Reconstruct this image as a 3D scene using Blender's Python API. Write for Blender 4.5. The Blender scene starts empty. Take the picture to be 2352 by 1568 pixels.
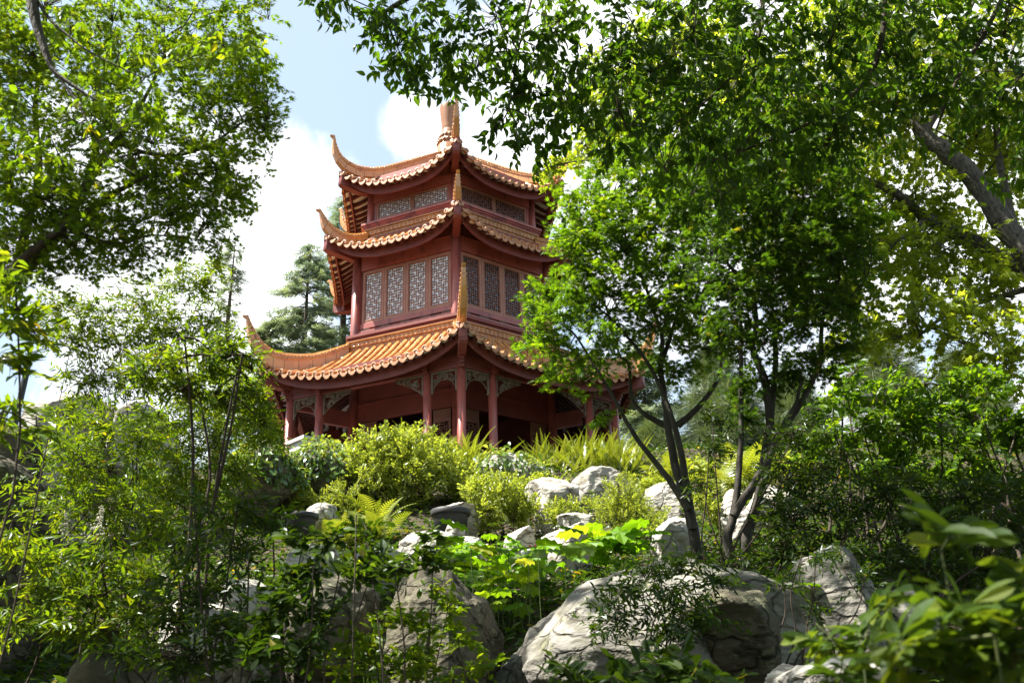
import bpy, math, random
import numpy as np
from mathutils import Vector, Matrix, noise as mnoise
R = math.radians
random.seed(7)
RNG = np.random.default_rng(11)
scene = bpy.context.scene
COL = scene.collection

# ------------------------------------------------------------------ camera
F_W, PITCH, ROLL = 0.90222, 0.40788, -0.03394
cam_d = bpy.data.cameras.new('camera'); cam = bpy.data.objects.new('camera', cam_d); COL.objects.link(cam)
cam_d.sensor_width = 23.5; cam_d.lens = 23.5 * F_W; cam_d.clip_start = 0.05; cam_d.clip_end = 3000
cam.matrix_world = Matrix.Rotation(math.pi/2 + PITCH, 4, 'X') @ Matrix.Rotation(ROLL, 4, 'Z')
cam_d.dof.use_dof = True; cam_d.dof.focus_distance = 22; cam_d.dof.aperture_fstop = 5.0
scene.camera = cam

FPX = F_W * 2352                      # focal length in pixels of a 2352-wide picture
def ray(x, y):
    u, v = x - 1176, y - 784.1
    c, s = math.cos(-ROLL), math.sin(-ROLL)
    u, v = c*u - s*v, s*u + c*v
    dx, dy, dz = u/FPX, 1.0, -v/FPX
    return Vector((dx, math.cos(PITCH)*dy - math.sin(PITCH)*dz, math.sin(PITCH)*dy + math.cos(PITCH)*dz))
def P(x, y, Y):
    d = ray(x, y); return d * (Y / d.y)
def mpp(x, y, Y):                     # metres per picture unit there
    d = ray(x, y); return (Y / d.y) / FPX

# ------------------------------------------------------------------ objects
def tag(o, label=None, cat=None, group=None, kind=None):
    if label: o['label'] = label
    if cat: o['category'] = cat
    if group: o['group'] = group
    if kind: o['kind'] = kind
    return o
def empty(name, loc, label, cat, group=None, rz=0):
    o = bpy.data.objects.new(name, None); COL.objects.link(o); o.location = loc; o.rotation_euler = (0, 0, rz)
    o.empty_display_size = .2
    return tag(o, label, cat, group)
def link(name, me, parent=None, loc=(0, 0, 0), rz=0):
    o = bpy.data.objects.new(name, me); COL.objects.link(o)
    o.location = loc; o.rotation_euler = (0, 0, rz)
    if parent: o.parent = parent
    return o
def mesh_np(name, V, loops, starts, totals, mats, mi=None, smooth=False, rnd=None):
    me = bpy.data.meshes.new(name)
    me.vertices.add(len(V)); me.vertices.foreach_set('co', np.asarray(V, np.float32).ravel())
    me.loops.add(len(loops)); me.loops.foreach_set('vertex_index', np.asarray(loops, np.int32))
    me.polygons.add(len(starts)); me.polygons.foreach_set('loop_start', np.asarray(starts, np.int32))
    for m in (mats if isinstance(mats, (list, tuple)) else [mats]): me.materials.append(m)
    if mi is not None: me.polygons.foreach_set('material_index', np.asarray(mi, np.int32))
    me.polygons.foreach_set('use_smooth', np.full(len(starts), smooth) if np.isscalar(smooth) else np.asarray(smooth))
    if rnd is not None:
        a = me.attributes.new('rnd', 'FLOAT', 'POINT'); a.data.foreach_set('value', np.asarray(rnd, np.float32))
    me.update(calc_edges=True); me.validate()
    return me

class MB:
    """collects shapes, each with a material slot and shading"""
    def __init__(s): s.v = []; s.f = []; s.m = []; s.s = []
    def add(s, vs, fs, m=0, smooth=False):
        b = len(s.v); s.v.extend([tuple(v) for v in vs])
        for f in fs: s.f.append([b+i for i in f]); s.m.append(m); s.s.append(smooth)
    def box(s, x0, x1, y0, y1, z0, z1, m=0, M=None, bev=0):
        vs = [Vector((x, y, z)) for z in (z0, z1) for y in (y0, y1) for x in (x0, x1)]
        if M is not None: vs = [M @ v for v in vs]
        s.add(vs, [(0,2,3,1),(4,5,7,6),(0,1,5,4),(2,6,7,3),(0,4,6,2),(1,3,7,5)], m)
    def tube(s, pts, rad, n=8, m=0, cap=True, smooth=True):
        pts = [Vector(p) for p in pts]; k = len(pts)
        rad = [rad]*k if np.isscalar(rad) else rad
        up = Vector((0, 0, 1)); vs = []; a = None
        for i, p in enumerate(pts):
            t = (pts[min(i+1, k-1)] - pts[max(i-1, 0)]).normalized()
            if a is None: a = t.cross(up if abs(t.z) < .95 else Vector((1, 0, 0))).normalized()
            else:
                a = (a - t*a.dot(t)); a = a.normalized() if a.length > 1e-6 else t.orthogonal().normalized()
            b = t.cross(a)
            for j in range(n):
                q = 2*math.pi*j/n; vs.append(p + (a*math.cos(q) + b*math.sin(q))*rad[i])
        fs = [(i*n+j, i*n+(j+1) % n, (i+1)*n+(j+1) % n, (i+1)*n+j) for i in range(k-1) for j in range(n)]
        s.add(vs, fs, m, smooth)
        if cap: s.add(vs[:n], [tuple(range(n))[::-1]], m); s.add(vs[-n:], [tuple(range(n))], m)
    def lathe(s, prof, n=24, m=0, c=(0, 0), smooth=True):
        vs = [(c[0]+r*math.cos(2*math.pi*j/n), c[1]+r*math.sin(2*math.pi*j/n), z) for r, z in prof for j in range(n)]
        s.add(vs, [(i*n+j, i*n+(j+1) % n, (i+1)*n+(j+1) % n, (i+1)*n+j) for i in range(len(prof)-1) for j in range(n)], m, smooth)
    def torus(s, c, R_, r, ax, ay, n=10, k=4, m=0):
        ax, ay = Vector(ax), Vector(ay); az = ax.cross(ay); vs = []
        for i in range(n):
            q = 2*math.pi*i/n; d = ax*math.cos(q) + ay*math.sin(q)
            for j in range(k):
                w = 2*math.pi*j/k; vs.append(Vector(c) + d*(R_ + r*math.cos(w)) + az*r*math.sin(w))
        s.add(vs, [(i*k+j, i*k+(j+1) % k, ((i+1) % n)*k+(j+1) % k, ((i+1) % n)*k+j) for i in range(n) for j in range(k)], m, True)
    def around(s, n=6):               # repeat everything n times about the z axis
        c, t = math.cos(math.pi/6), -math.sin(math.pi/6)
        s.v = [(c*x - t*y, t*x + c*y, z) for x, y, z in s.v]
        v0, f0, m0, s0 = list(s.v), list(s.f), list(s.m), list(s.s)
        for k in range(1, n):
            c, t = math.cos(2*math.pi*k/n), math.sin(2*math.pi*k/n)
            b = len(s.v); s.v.extend([(c*x - t*y, t*x + c*y, z) for x, y, z in v0])
            s.f.extend([[b+i for i in f] for f in f0]); s.m.extend(m0); s.s.extend(s0)
        return s
    def mesh(s, name, mats):
        tot = np.array([len(f) for f in s.f]); st = np.concatenate(([0], np.cumsum(tot)[:-1]))
        return mesh_np(name, np.array(s.v), np.concatenate([np.array(f) for f in s.f]), st, tot, mats, s.m, s.s)
    def build(s, name, mats, parent=None, **k): return link(name, s.mesh(name, mats), parent, **k)

# ------------------------------------------------------------------ materials
def new_mat(name):
    m = bpy.data.materials.new(name); m.use_nodes = True; n = m.node_tree.nodes; n.clear()
    return m, n, m.node_tree.links
def surf_mat(name, c1, c2, scale=3, rough=.6, bump=0, bscale=20, detail=6, c3=None, c3_amt=.55, spec=.4, stretch=(1, 1, 1), coat=0, metal=0):
    m, n, l = new_mat(name)
    out = n.new('ShaderNodeOutputMaterial'); b = n.new('ShaderNodeBsdfPrincipled'); l.new(b.outputs[0], out.inputs[0])
    tc = n.new('ShaderNodeTexCoord'); mp = n.new('ShaderNodeMapping'); mp.inputs['Scale'].default_value = stretch
    l.new(tc.outputs['Object'], mp.inputs[0])
    nz = n.new('ShaderNodeTexNoise'); nz.inputs['Scale'].default_value = scale; nz.inputs['Detail'].default_value = detail
    l.new(mp.outputs[0], nz.inputs[0])
    cr = n.new('ShaderNodeValToRGB'); cr.color_ramp.elements[0].position = .35; cr.color_ramp.elements[1].position = .65
    cr.color_ramp.elements[0].color = (*c1, 1); cr.color_ramp.elements[1].color = (*c2, 1); l.new(nz.outputs[0], cr.inputs[0])
    col = cr.outputs[0]
    if c3:
        n2 = n.new('ShaderNodeTexNoise'); n2.inputs['Scale'].default_value = scale*2.7; n2.inputs['Detail'].default_value = 8
        l.new(mp.outputs[0], n2.inputs[0])
        r2 = n.new('ShaderNodeValToRGB'); r2.color_ramp.elements[0].position = c3_amt; r2.color_ramp.elements[1].position = c3_amt + .12
        l.new(n2.outputs[0], r2.inputs[0])
        mx = n.new('ShaderNodeMixRGB'); l.new(r2.outputs[0], mx.inputs[0]); l.new(col, mx.inputs[1]); mx.inputs[2].default_value = (*c3, 1)
        col = mx.outputs[0]
    l.new(col, b.inputs['Base Color'])
    b.inputs['Roughness'].default_value = rough; b.inputs['Specular IOR Level'].default_value = spec
    b.inputs['Coat Weight'].default_value = coat; b.inputs['Coat Roughness'].default_value = .12; b.inputs['Metallic'].default_value = metal
    if bump:
        bn = n.new('ShaderNodeTexNoise'); bn.inputs['Scale'].default_value = bscale; bn.inputs['Detail'].default_value = 8
        l.new(mp.outputs[0], bn.inputs[0])
        bp = n.new('ShaderNodeBump'); bp.inputs['Strength'].default_value = bump; bp.inputs['Distance'].default_value = .05
        l.new(bn.outputs[0], bp.inputs['Height']); l.new(bp.outputs[0], b.inputs['Normal'])
    return m
def leaf_mat(name, stops, trans, tmix=.45, gloss=.06, rough=.35):
    """leaf: diffuse reflection, coloured light through it, a little sheen; colour differs leaf by leaf"""
    m, n, l = new_mat(name)
    out = n.new('ShaderNodeOutputMaterial'); at = n.new('ShaderNodeAttribute'); at.attribute_name = 'rnd'
    cr = n.new('ShaderNodeValToRGB'); e = cr.color_ramp.elements
    for i, (p, c) in enumerate(stops):
        if i < 2: e[i].position = p; e[i].color = (*c, 1)
        else: q = e.new(p); q.color = (*c, 1)
    l.new(at.outputs['Fac'], cr.inputs[0])
    d = n.new('ShaderNodeBsdfDiffuse'); l.new(cr.outputs[0], d.inputs[0])
    mu = n.new('ShaderNodeMixRGB'); mu.blend_type = 'MULTIPLY'; mu.inputs[0].default_value = 1; mu.inputs[2].default_value = (*trans, 1)
    l.new(cr.outputs[0], mu.inputs[1])
    t = n.new('ShaderNodeBsdfTranslucent'); l.new(mu.outputs[0], t.inputs[0])
    mx = n.new('ShaderNodeMixShader'); mx.inputs[0].default_value = tmix; l.new(d.outputs[0], mx.inputs[1]); l.new(t.outputs[0], mx.inputs[2])
    g = n.new('ShaderNodeBsdfGlossy'); g.inputs['Roughness'].default_value = rough; g.inputs[0].default_value = (.9, .95, 1, 1)
    m2 = n.new('ShaderNodeMixShader'); m2.inputs[0].default_value = gloss; l.new(mx.outputs[0], m2.inputs[1]); l.new(g.outputs[0], m2.inputs[2])
    l.new(m2.outputs[0], out.inputs[0])
    return m

M_RED = surf_mat('red_paint', (.25, .056, .040), (.32, .082, .060), 1.6, .42, .08, 40, c3=(.17, .04, .032), c3_amt=.52, spec=.5, coat=.2, stretch=(1, 1, .35))
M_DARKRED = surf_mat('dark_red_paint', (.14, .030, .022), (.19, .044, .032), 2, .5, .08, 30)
M_BROWN = surf_mat('brown_timber', (.30, .13, .085), (.36, .165, .11), 2.5, .5, .05, 60)
M_TILE = surf_mat('glazed_orange_tile', (.46, .185, .055), (.60, .28, .105), 3.2, .22, .12, 14, c3=(.26, .08, .025), c3_amt=.54, spec=.6, coat=.5)
M_TILEPALE = surf_mat('pale_unglazed_tile_end', (.34, .15, .062), (.44, .21, .10), 6, .5, .15, 25, c3=(.30, .14, .06), c3_amt=.6)
M_AMBER = surf_mat('amber_glaze', (.42, .18, .045), (.54, .26, .08), 1.6, .2, .1, 18, c3=(.27, .085, .02), c3_amt=.6, spec=.6, coat=.5)
M_FINIAL = surf_mat('finial_glaze', (.26, .12, .055), (.36, .18, .09), 2.2, .35, .1, 20, c3=(.2, .08, .035), c3_amt=.54, stretch=(1, 1, .25))
M_MORTAR = surf_mat('dark_mortar', (.10, .055, .03), (.14, .08, .05), 8, .9)
M_CREAM = surf_mat('cream_soffit_board', (.72, .75, .76), (.80, .82, .82), 2, .75)
M_RAFTER = surf_mat('rafter_paint', (.075, .020, .015), (.10, .026, .02), 2, .6)
M_DOOR = surf_mat('dark_door_timber', (.12, .045, .024), (.17, .066, .036), 2.5, .55)
M_LATT = surf_mat('lattice_timber', (.20, .085, .055), (.25, .11, .075), 2.5, .55)
M_CARVE = surf_mat('weathered_carved_wood', (.10, .075, .05), (.18, .135, .095), 8, .8, .2, 60)
M_PALEGLASS = surf_mat('pale_window_glass', (.78, .80, .84), (.84, .86, .88), .8, .25, spec=.5)  # near-white panes, used on the front-left face only
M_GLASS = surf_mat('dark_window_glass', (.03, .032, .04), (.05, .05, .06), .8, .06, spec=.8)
M_INNER = surf_mat('interior_timber', (.055, .018, .012), (.08, .024, .016), 2, .6)
M_CONCRETE = surf_mat('pale_stone', (.42, .41, .38), (.55, .54, .50), 3, .8, .2, 30)

# ------------------------------------------------------------------ pavilion
PC = Vector((-2.1825, 30.0, 0)); PSI = .12439
C30 = math.cos(math.pi/6)
pav = empty('pavilion', PC, 'three-tiered hexagonal red timber pavilion with upturned orange tiled roofs', 'pavilion', rz=PSI)
FACES = [R(-30 + 60*k) for k in range(6)]       # face 0 looks front left, face 1 front right
CORN = [R(60*k) for k in range(6)]              # corner 0 points at the viewer (canonical corner at (0,-r))
def cpt(r, z, k=0):
    a = R(-90 + 60*k); return Vector((r*math.cos(a), r*math.sin(a), z))

def roof_tier(name, r_e, zmid, rise, r_in, z_in, ridge, collar_top=None, gexp=1.4):
    D = (r_e - r_in)*C30
    def zs(x, d):                     # height of the tile bed; x along the eave, d inwards from it
        half = max((r_e - d/C30)/2, .02); u = min(abs(x)/half, 1); t = min(max(d/D, 0), 1)
        return zmid + (z_in - zmid)*t**gexp + rise*u**3*(1-t)**2
    ap = r_e*C30; INS = .035*r_e + .03
    def ins(x, d):                    # the eaves are drawn in between the corners
        half = max((r_e - d/C30)/2, .02); u = min(abs(x)/half, 1); return INS*(1-u**2.2)*(1-min(max(d/D, 0), 1))
    mb = MB()
    nu, nt = 44, 9
    vs = []
    for i in range(nt+1):
        d = D*i/nt; half = (r_e - d/C30)/2
        for j in range(nu+1):
            x = half*(2*j/nu - 1); vs.append((x, -ap + d + ins(x, d), zs(x, d) - .03))
    mb.add(vs, [(i*(nu+1)+j, i*(nu+1)+j+1, (i+1)*(nu+1)+j+1, (i+1)*(nu+1)+j) for i in range(nt) for j in range(nu)], 0, True)
    n = round(r_e/.296)
    rb = .082
    for i in range(n+1):
        x = -r_e/2 + r_e*(i+.5)/(n+1)
        dmax = min(D, (r_e/2 - abs(x))*2*C30 - .03)
        if dmax < .12: dmax = .12
        seg = max(2, int(dmax/.09)); prev = None; rows = []
        for k in range(seg+1):
            d = -.05 + (dmax+.05)*k/seg; z = zs(x, max(d, 0)) - (.03 if d < 0 else 0)
            ph = ((d+.05) % .36)/.36; rr = rb*(1.07 - .11*ph)
            rows.append([(x + rr*math.cos(math.pi*q/6), -ap + d + ins(x, d), z + rr*math.sin(math.pi*q/6)) for q in range(7)])
        vv = [p for r_ in rows for p in r_]
        mb.add(vv, [(a*7+q, a*7+q+1, (a+1)*7+q+1, (a+1)*7+q) for a in range(seg) for q in range(6)], 0, True)
        # round end tile
        z0 = zs(x, 0) - .02; ap_ = ap; ap = ap - ins(x, 0)
        ring = [(x + rb*1.12*math.cos(2*math.pi*q/12), -ap - .055, z0 + .01 + rb*1.12*math.sin(2*math.pi*q/12)) for q in range(12)]
        ring2 = [(x + rb*.74*math.cos(2*math.pi*q/12), -ap - .062, z0 + .01 + rb*.74*math.sin(2*math.pi*q/12)) for q in range(12)]
        ring3 = [(p[0], -ap - .048, p[2]) for p in ring2]
        back = [(p[0], -ap + .02, p[2]) for p in ring]
        mb.add(ring + back, [(q, q+12, (q+1) % 12+12, (q+1) % 12) for q in range(12)], 1)
        mb.add(ring + ring2, [(q, (q+1) % 12, (q+1) % 12+12, q+12) for q in range(12)], 1)
        mb.add(ring2 + ring3, [(q, (q+1) % 12, (q+1) % 12+12, q+12) for q in range(12)], 1)
        mb.add(ring3, [tuple(range(12))], 1); ap = ap_
    for i in range(n+2):              # hanging drip tiles between the barrels
        x = -r_e/2 + r_e*i/(n+1); x = max(min(x, r_e/2-.06), -r_e/2+.06); w = .125
        z0 = zs(x, 0); ap_ = ap; ap = ap - ins(x, 0)
        fr = [(x + w*math.cos(math.pi + math.pi*q/8), -ap - .075 + .02*(q % 8 == 0), z0 - .035 + .15*math.sin(math.pi + math.pi*q/8)*(1 if q not in (3, 4, 5) else 1.06)) for q in range(9)]
        top = [(x + w*(.75-.1875*q), -ap-.07, z0 - .055 - .02*math.sin(math.pi*q/8)) for q in range(1, 8)]
        f = fr + top
        bk = [(p[0], p[1]+.022, p[2]) for p in f]; m = len(f)
        mb.add(f + bk, [tuple(range(m)), tuple(range(2*m-1, m-1, -1))] + [(q, q+m, (q+1) % m+m, (q+1) % m) for q in range(m)], 1)
        # the trough of the pan tile behind it
        rows = []
        for d in (-.07, .12, .3):
            dd = max(d, 0)
            rows += [(x + w*math.cos(math.pi + math.pi*q/6), -ap + d, zs(x, dd) - .02 + .06*math.sin(math.pi + math.pi*q/6)) for q in range(7)]
        mb.add(rows, [(a*7+q, a*7+q+1, (a+1)*7+q+1, (a+1)*7+q) for a in range(2) for q in range(6)], 0, True); ap = ap_
    roof = mb.around().build(name, [M_TILE, M_TILEPALE], pav)
    # hip ridges with their horns
    pts = sorted([Vector((p[0], p[1])) for p in ridge], key=lambda p: 0)  # given from inside out
    hb = MB(); nP = len(pts); sec = []
    for i, p in enumerate(pts):
        t = (pts[min(i+1, nP-1)] - pts[max(i-1, 0)]).normalized(); nrm = Vector((-t.y, t.x))
        if nrm.y < 0 and p.x < r_e - .1: nrm = -nrm
        d = max((r_e - p.x)*C30, 0)
        if p.x < r_e - .30: low = Vector((p.x, zmid + (z_in-zmid)*min(d/D, 1)**gexp + rise*(1-min(d/D, 1))**2 - .02)); w = .095
        else:
            f = (i - next(k for k in range(nP) if pts[k].x >= r_e-.30)) / max(1, nP-1-next(k for k in range(nP) if pts[k].x >= r_e-.30))
            th = .36*(1-f)**1.3 + .085; low = p + Vector((t.y, -t.x))*th; w = .095*(1-f) + .045*f
        sec.append((p, low, w))
    # knob at the tip
    p, low, w = sec[-1]; t = (sec[-1][0]-sec[-2][0]).normalized()
    sec.append((p + t*.05 + Vector((.0, .02)), low + t*.05 + Vector((.06, .0)), w*1.15)); sec.append((p + t*.10 + Vector((0, .0)), low + t*.09 + Vector((.08, .0)), w*1.0))
    def loop(p, low, w):
        m = (p+low)/2; k = (p-low)
        a = [low, low + k*.58, low + k*.6, low + k*.86, p]
        ws = [w, w, w*1.22, w*1.22, w*.75]
        return [(-ww, -q.x, q.y) for q, ww in zip(a, ws)] + [(ww, -q.x, q.y) for q, ww in zip(a[::-1], ws[::-1])]
    vv = [v for s_ in sec for v in loop(*s_)]; k = 10
    hb.add(vv, [(i*k+j, (i+1)*k+j, (i+1)*k+(j+1) % k, i*k+(j+1) % k) for i in range(len(sec)-1) for j in range(k)], 0)
    hb.add(vv[-k:], [tuple(range(k))], 0); hb.add(vv[:k], [tuple(range(k))[::-1]], 0)
    # scroll relief
    dense = []
    for a, b in zip(sec[:-3], sec[1:-2]):
        L = (b[0]-a[0]).length
        for q in range(max(1, round(L/.13))):
            f = (q+.5)/max(1, round(L/.13)); dense.append((a[0].lerp(b[0], f), a[1].lerp(b[1], f), a[2]*(1-f)+b[2]*f))
    for p, low, w in dense:
        kx = p-low; c = low + kx*.73; rr = min(.052, kx.length*.12)
        t = Vector((kx.y, -kx.x)).normalized()
        for sx in (-1, 1): hb.torus((sx*w*1.24, -c.x, c.y), rr, .016, (0, 1, 0), (0, 0, 1), 8, 4, 0)
    # joints
    for i in range(1, len(sec)-3):
        p, low, w = sec[i]
        if p.x < r_e: hb.tube([(-w*1.01, -low.x, low.y), (-w*1.01, -(low+(p-low)*.57).x, (low+(p-low)*.57).y)], .006, 4, 1); hb.tube([(w*1.01, -low.x, low.y), (w*1.01, -(low+(p-low)*.57).x, (low+(p-low)*.57).y)], .006, 4, 1)
    hm = hb.mesh('hip_ridge', [M_AMBER, M_MORTAR])
    for a in CORN: link('hip_ridge', hm, roof, rz=a)
    # corner beams
    cb = MB(); zc = zmid + rise - .10
    s0 = (r_in + .8*(r_e-r_in))
    rin2 = max(r_in, r_e - 2.4)
    prof = [(rin2, zs(0, 0) - .35 + (z_in-zmid)*.25), (r_e - .75, zc - .60), (r_e - .06, zc - .54), (r_e + .02, zc - .48), (r_e + .02, zc + .06), (r_e - .75, zc - .1), (rin2, zs(0, 0) + .0 + (z_in-zmid)*.25)]
    w = .115; n_ = len(prof)
    cb.add([(sx*w, -r_, z) for sx in (-1, 1) for r_, z in prof], [tuple(range(n_)), tuple(range(2*n_-1, n_-1, -1))] + [(q, q+n_, (q+1) % n_+n_, (q+1) % n_) for q in range(n_)], 0)
    for zz in (.05, .10, .15): cb.box(-w-.008, w+.008, -r_e-.03, -r_e+.02, zc-.48+zz*.9-.04, zc-.48+zz*.9-.015, 0)
    cm = cb.mesh('corner_beam', [M_DARKRED])
    for a in CORN: link('corner_beam', cm, roof, rz=a)
    # eave board, hanging in a slack curve from corner to corner
    eb = MB(); re2 = r_e - .26; ap2 = re2*C30; vs = []; nn = 36
    for j in range(nn+1):
        u = 2*j/nn - 1; x = u*re2/2; zt = zmid + rise*.93*abs(u)**3 - .06; h = .26 + .05*(1-abs(u)**4) + .008*(j % 2)
        yi = -ap2 + INS*(1-abs(u)**2.2); vs += [(x, yi, zt), (x, yi, zt-h), (x, yi+.05, zt-h), (x, yi+.05, zt)]
    eb.add(vs, [(j*4+q, (j+1)*4+q, (j+1)*4+(q+1) % 4, j*4+(q+1) % 4) for j in range(nn) for q in range(4)], 0)
    eb.around().build('eave_board', [M_DARKRED], roof)
    # soffit: cream boards with red rafters under them
    sb = MB(); nts = 6; vs = []; dS = min(D, 2.6)
    for i in range(nts+1):
        d = .06 + (dS-.06)*i/nts; half = (r_e - d/C30)/2
        for j in range(nu+1):
            x = half*(2*j/nu-1); vs.append((x, -ap+d+ins(x, d), zs(x, d) - .10))
    sb.add(vs, [(i*(nu+1)+j, (i+1)*(nu+1)+j, (i+1)*(nu+1)+j+1, i*(nu+1)+j+1) for i in range(nts) for j in range(nu)], 0, True)
    nr = round(r_e/.33)
    for i in range(nr):
        x = -r_e/2 + r_e*(i+.5)/nr; dm = min(dS, (r_e/2-abs(x))*2*C30)
        if dm < .25: continue
        vs = []
        for k in range(5):
            d = .02 + (dm-.02)*k/4; z = zs(x, d) - .105
            yi = -ap+d+ins(x, d); vs += [(x-.075, yi, z), (x+.075, yi, z), (x+.075, yi, z-.08), (x-.075, yi, z-.08)]
        sb.add(vs, [(k*4+q, (k+1)*4+q, (k+1)*4+(q+1) % 4, k*4+(q+1) % 4) for k in range(4) for q in range(4)] + [(0, 1, 2, 3)], 1)
    sb.around().build('soffit', [M_CREAM, M_RAFTER], roof)
    if collar_top:
        kb = MB(); zt = collar_top; zb = z_in - .08; a1 = (r_in+.03)*C30; a0 = (r_in+.0)*C30
        h1 = (r_in+.03)/2; zband = zt - .17
        kb.box(-(r_in+.06)/2, (r_in+.06)/2, -(r_in+.06)*C30, -(r_in+.06)*C30+.16, zband, zt, 0)
        kb.box(-r_in/2, r_in/2, -r_in*C30, -r_in*C30+.14, zb, zband, 1)
        kb.box(-(r_in+.12)/2, (r_in+.12)/2, -(r_in+.12)*C30, -(r_in+.1)*C30+.2, zt, zt+.03, 0)
        nsp = round(r_in/.165)
        for i in range(nsp):
            x = -r_in/2 + r_in*(i+.5)/nsp
            for q in (.058, .028): kb.torus((x, -(r_in+.06)*C30-.004, zband+.085), q, .013, (1, 0, 0), (0, 0, 1), 10, 4, 0)
        njt = round(r_in/.45)
        for i in range(njt+1):
            x = -r_in/2 + r_in*i/njt; kb.box(x-.005, x+.005, -r_in*C30-.004, -r_in*C30+.02, zb, zband, 2)
        kb.around().build('ridge_collar', [M_AMBER, M_TILEPALE, M_MORTAR], roof)
    return roof

rg3 = [(3.98, 12.04), (4.4, 11.81), (4.77, 11.61), (5.2, 11.41), (5.66, 11.29), (6.12, 11.22), (6.49, 11.24), (6.8, 11.39), (6.95, 11.52), (7.08, 11.70), (7.2, 11.89), (7.29, 12.04), (7.33, 12.12)]
rg2 = [(3.43, 16.38), (3.65, 16.26), (3.87, 16.16), (4.14, 16.09), (4.4, 16.09), (4.65, 16.16), (4.86, 16.3), (4.95, 16.38), (5.03, 16.47), (5.11, 16.56), (5.16, 16.63)]
rg1 = [(.4, 20.92), (.75, 20.7), (1.1, 20.47), (1.77, 20.02), (2.33, 19.65), (2.88, 19.3), (3.29, 19.09), (3.66, 18.98), (3.98, 18.94), (4.3, 19.0), (4.49, 19.1), (4.62, 19.24), (4.71, 19.42), (4.77, 19.58), (4.81, 19.76)]
roof_low = roof_tier('lower_roof', 6.82, 10.05, .66, 3.92, 11.72, rg3, 12.04)
roof_mid = roof_tier('middle_roof', 4.94, 15.12, .70, 3.41, 16.08, rg2, 16.40)
roof_top = roof_tier('top_roof', 4.52, 17.72, .80, .46, 20.75, rg1)

# finial
fb = MB()
fb.lathe([(.47, 20.6), (.475, 21.22), (.44, 21.26), (.44, 21.34), (.46, 21.40), (.455, 21.46), (.38, 21.50), (.40, 21.58), (.36, 21.72), (.33, 21.80), (.30, 21.84), (.285, 21.9), (.295, 21.97), (.275, 22.0), (.275, 22.06), (.285, 22.1), (.29, 22.2), (.318, 22.45), (.343, 22.7), (.364, 22.95), (.375, 23.12), (.365, 23.18), (.33, 23.19), (.31, 23.14), (.0, 23.12)], 28)
for zz, rr, nn, sz in ((21.40, .44, 18, .075), (21.66, .375, 16, .075)):
    for q in range(nn):
        a = 2*math.pi*q/nn; c = Vector((rr*math.cos(a), rr*math.sin(a), zz)); vs = []; fs = []
        for i in range(5):
            for j in range(8):
                th = math.pi*i/4; ph = 2*math.pi*j/8
                vs.append(c + Vector((sz*math.sin(th)*math.cos(ph), sz*math.sin(th)*math.sin(ph), sz*1.25*math.cos(th))))
        fb.add(vs, [(i*8+j, i*8+(j+1) % 8, (i+1)*8+(j+1) % 8, (i+1)*8+j) for i in range(4) for j in range(8)], 0, True)
fb.build('finial', [M_FINIAL], pav)

# columns
def column(r, z0, z1, rad, xy=None):
    m = MB(); x, y = (0, -r) if xy is None else xy
    m.lathe([(rad*1.0, z0), (rad, z1-.02), (0.0, z1-.02)], 20, 0, (x, y)); return m.mesh('column', [M_RED])
GZ = 6.9
cm = column(5.79, GZ, 9.98, .128)
for a in CORN: link('column', cm, pav, rz=a)
for u in (-.63, .63):
    cm = column(0, GZ, 9.98, .125, (u*5.79/2, -5.79*C30))
    for a in FACES: link('column', cm, pav, rz=a)
cm = column(3.68, GZ, 12.1, .15)
for a in CORN: link('column', cm, pav, rz=a)
cm = column(3.72, 12.2, 15.75, .165)
for a in CORN: link('column', cm, pav, rz=a)
cm = column(3.30, 16.6, 18.6, .125)
for a in CORN: link('column', cm, pav, rz=a)

def face_part(name, mb, mats, rots=FACES, parent=pav):
    me = mb.mesh(name, mats); return [link(name, me, parent, rz=a) for a in rots]

def lattice(mb, x0, x1, z0, z1, y, nx, nz, t, dep):
    """maze of short bars: every bar spans three cells and ends on a crossing bar"""
    dx, dz = (x1-x0)/nx, (z1-z0)/nz
    for j in range(nz+1):
        i = 0
        while i < nx:
            run = 0
            while i+run < nx and ((i+run + 2*j) % 5 != 0 or j in (0, nz)): run += 1
            if run: mb.box(x0+i*dx-t, x0+(i+run)*dx+t, y-dep/2, y+dep/2, z0+j*dz-t, z0+j*dz+t)
            i += max(run, 1) if run == 0 else run + 0
            if run == 0: pass
            else: i += 1
    for i in range(nx+1):
        j = 0
        while j < nz:
            run = 0
            while j+run < nz and ((j+run + 2*i + 2) % 5 not in (0,) or i in (0, nx)): run += 1
            if run: mb.box(x0+i*dx-t, x0+i*dx+t, y-dep/2+.004, y+dep/2-.004, z0+j*dz+t if False else z0+j*dz, z0+(j+run)*dz)
            j += run + 1

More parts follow.
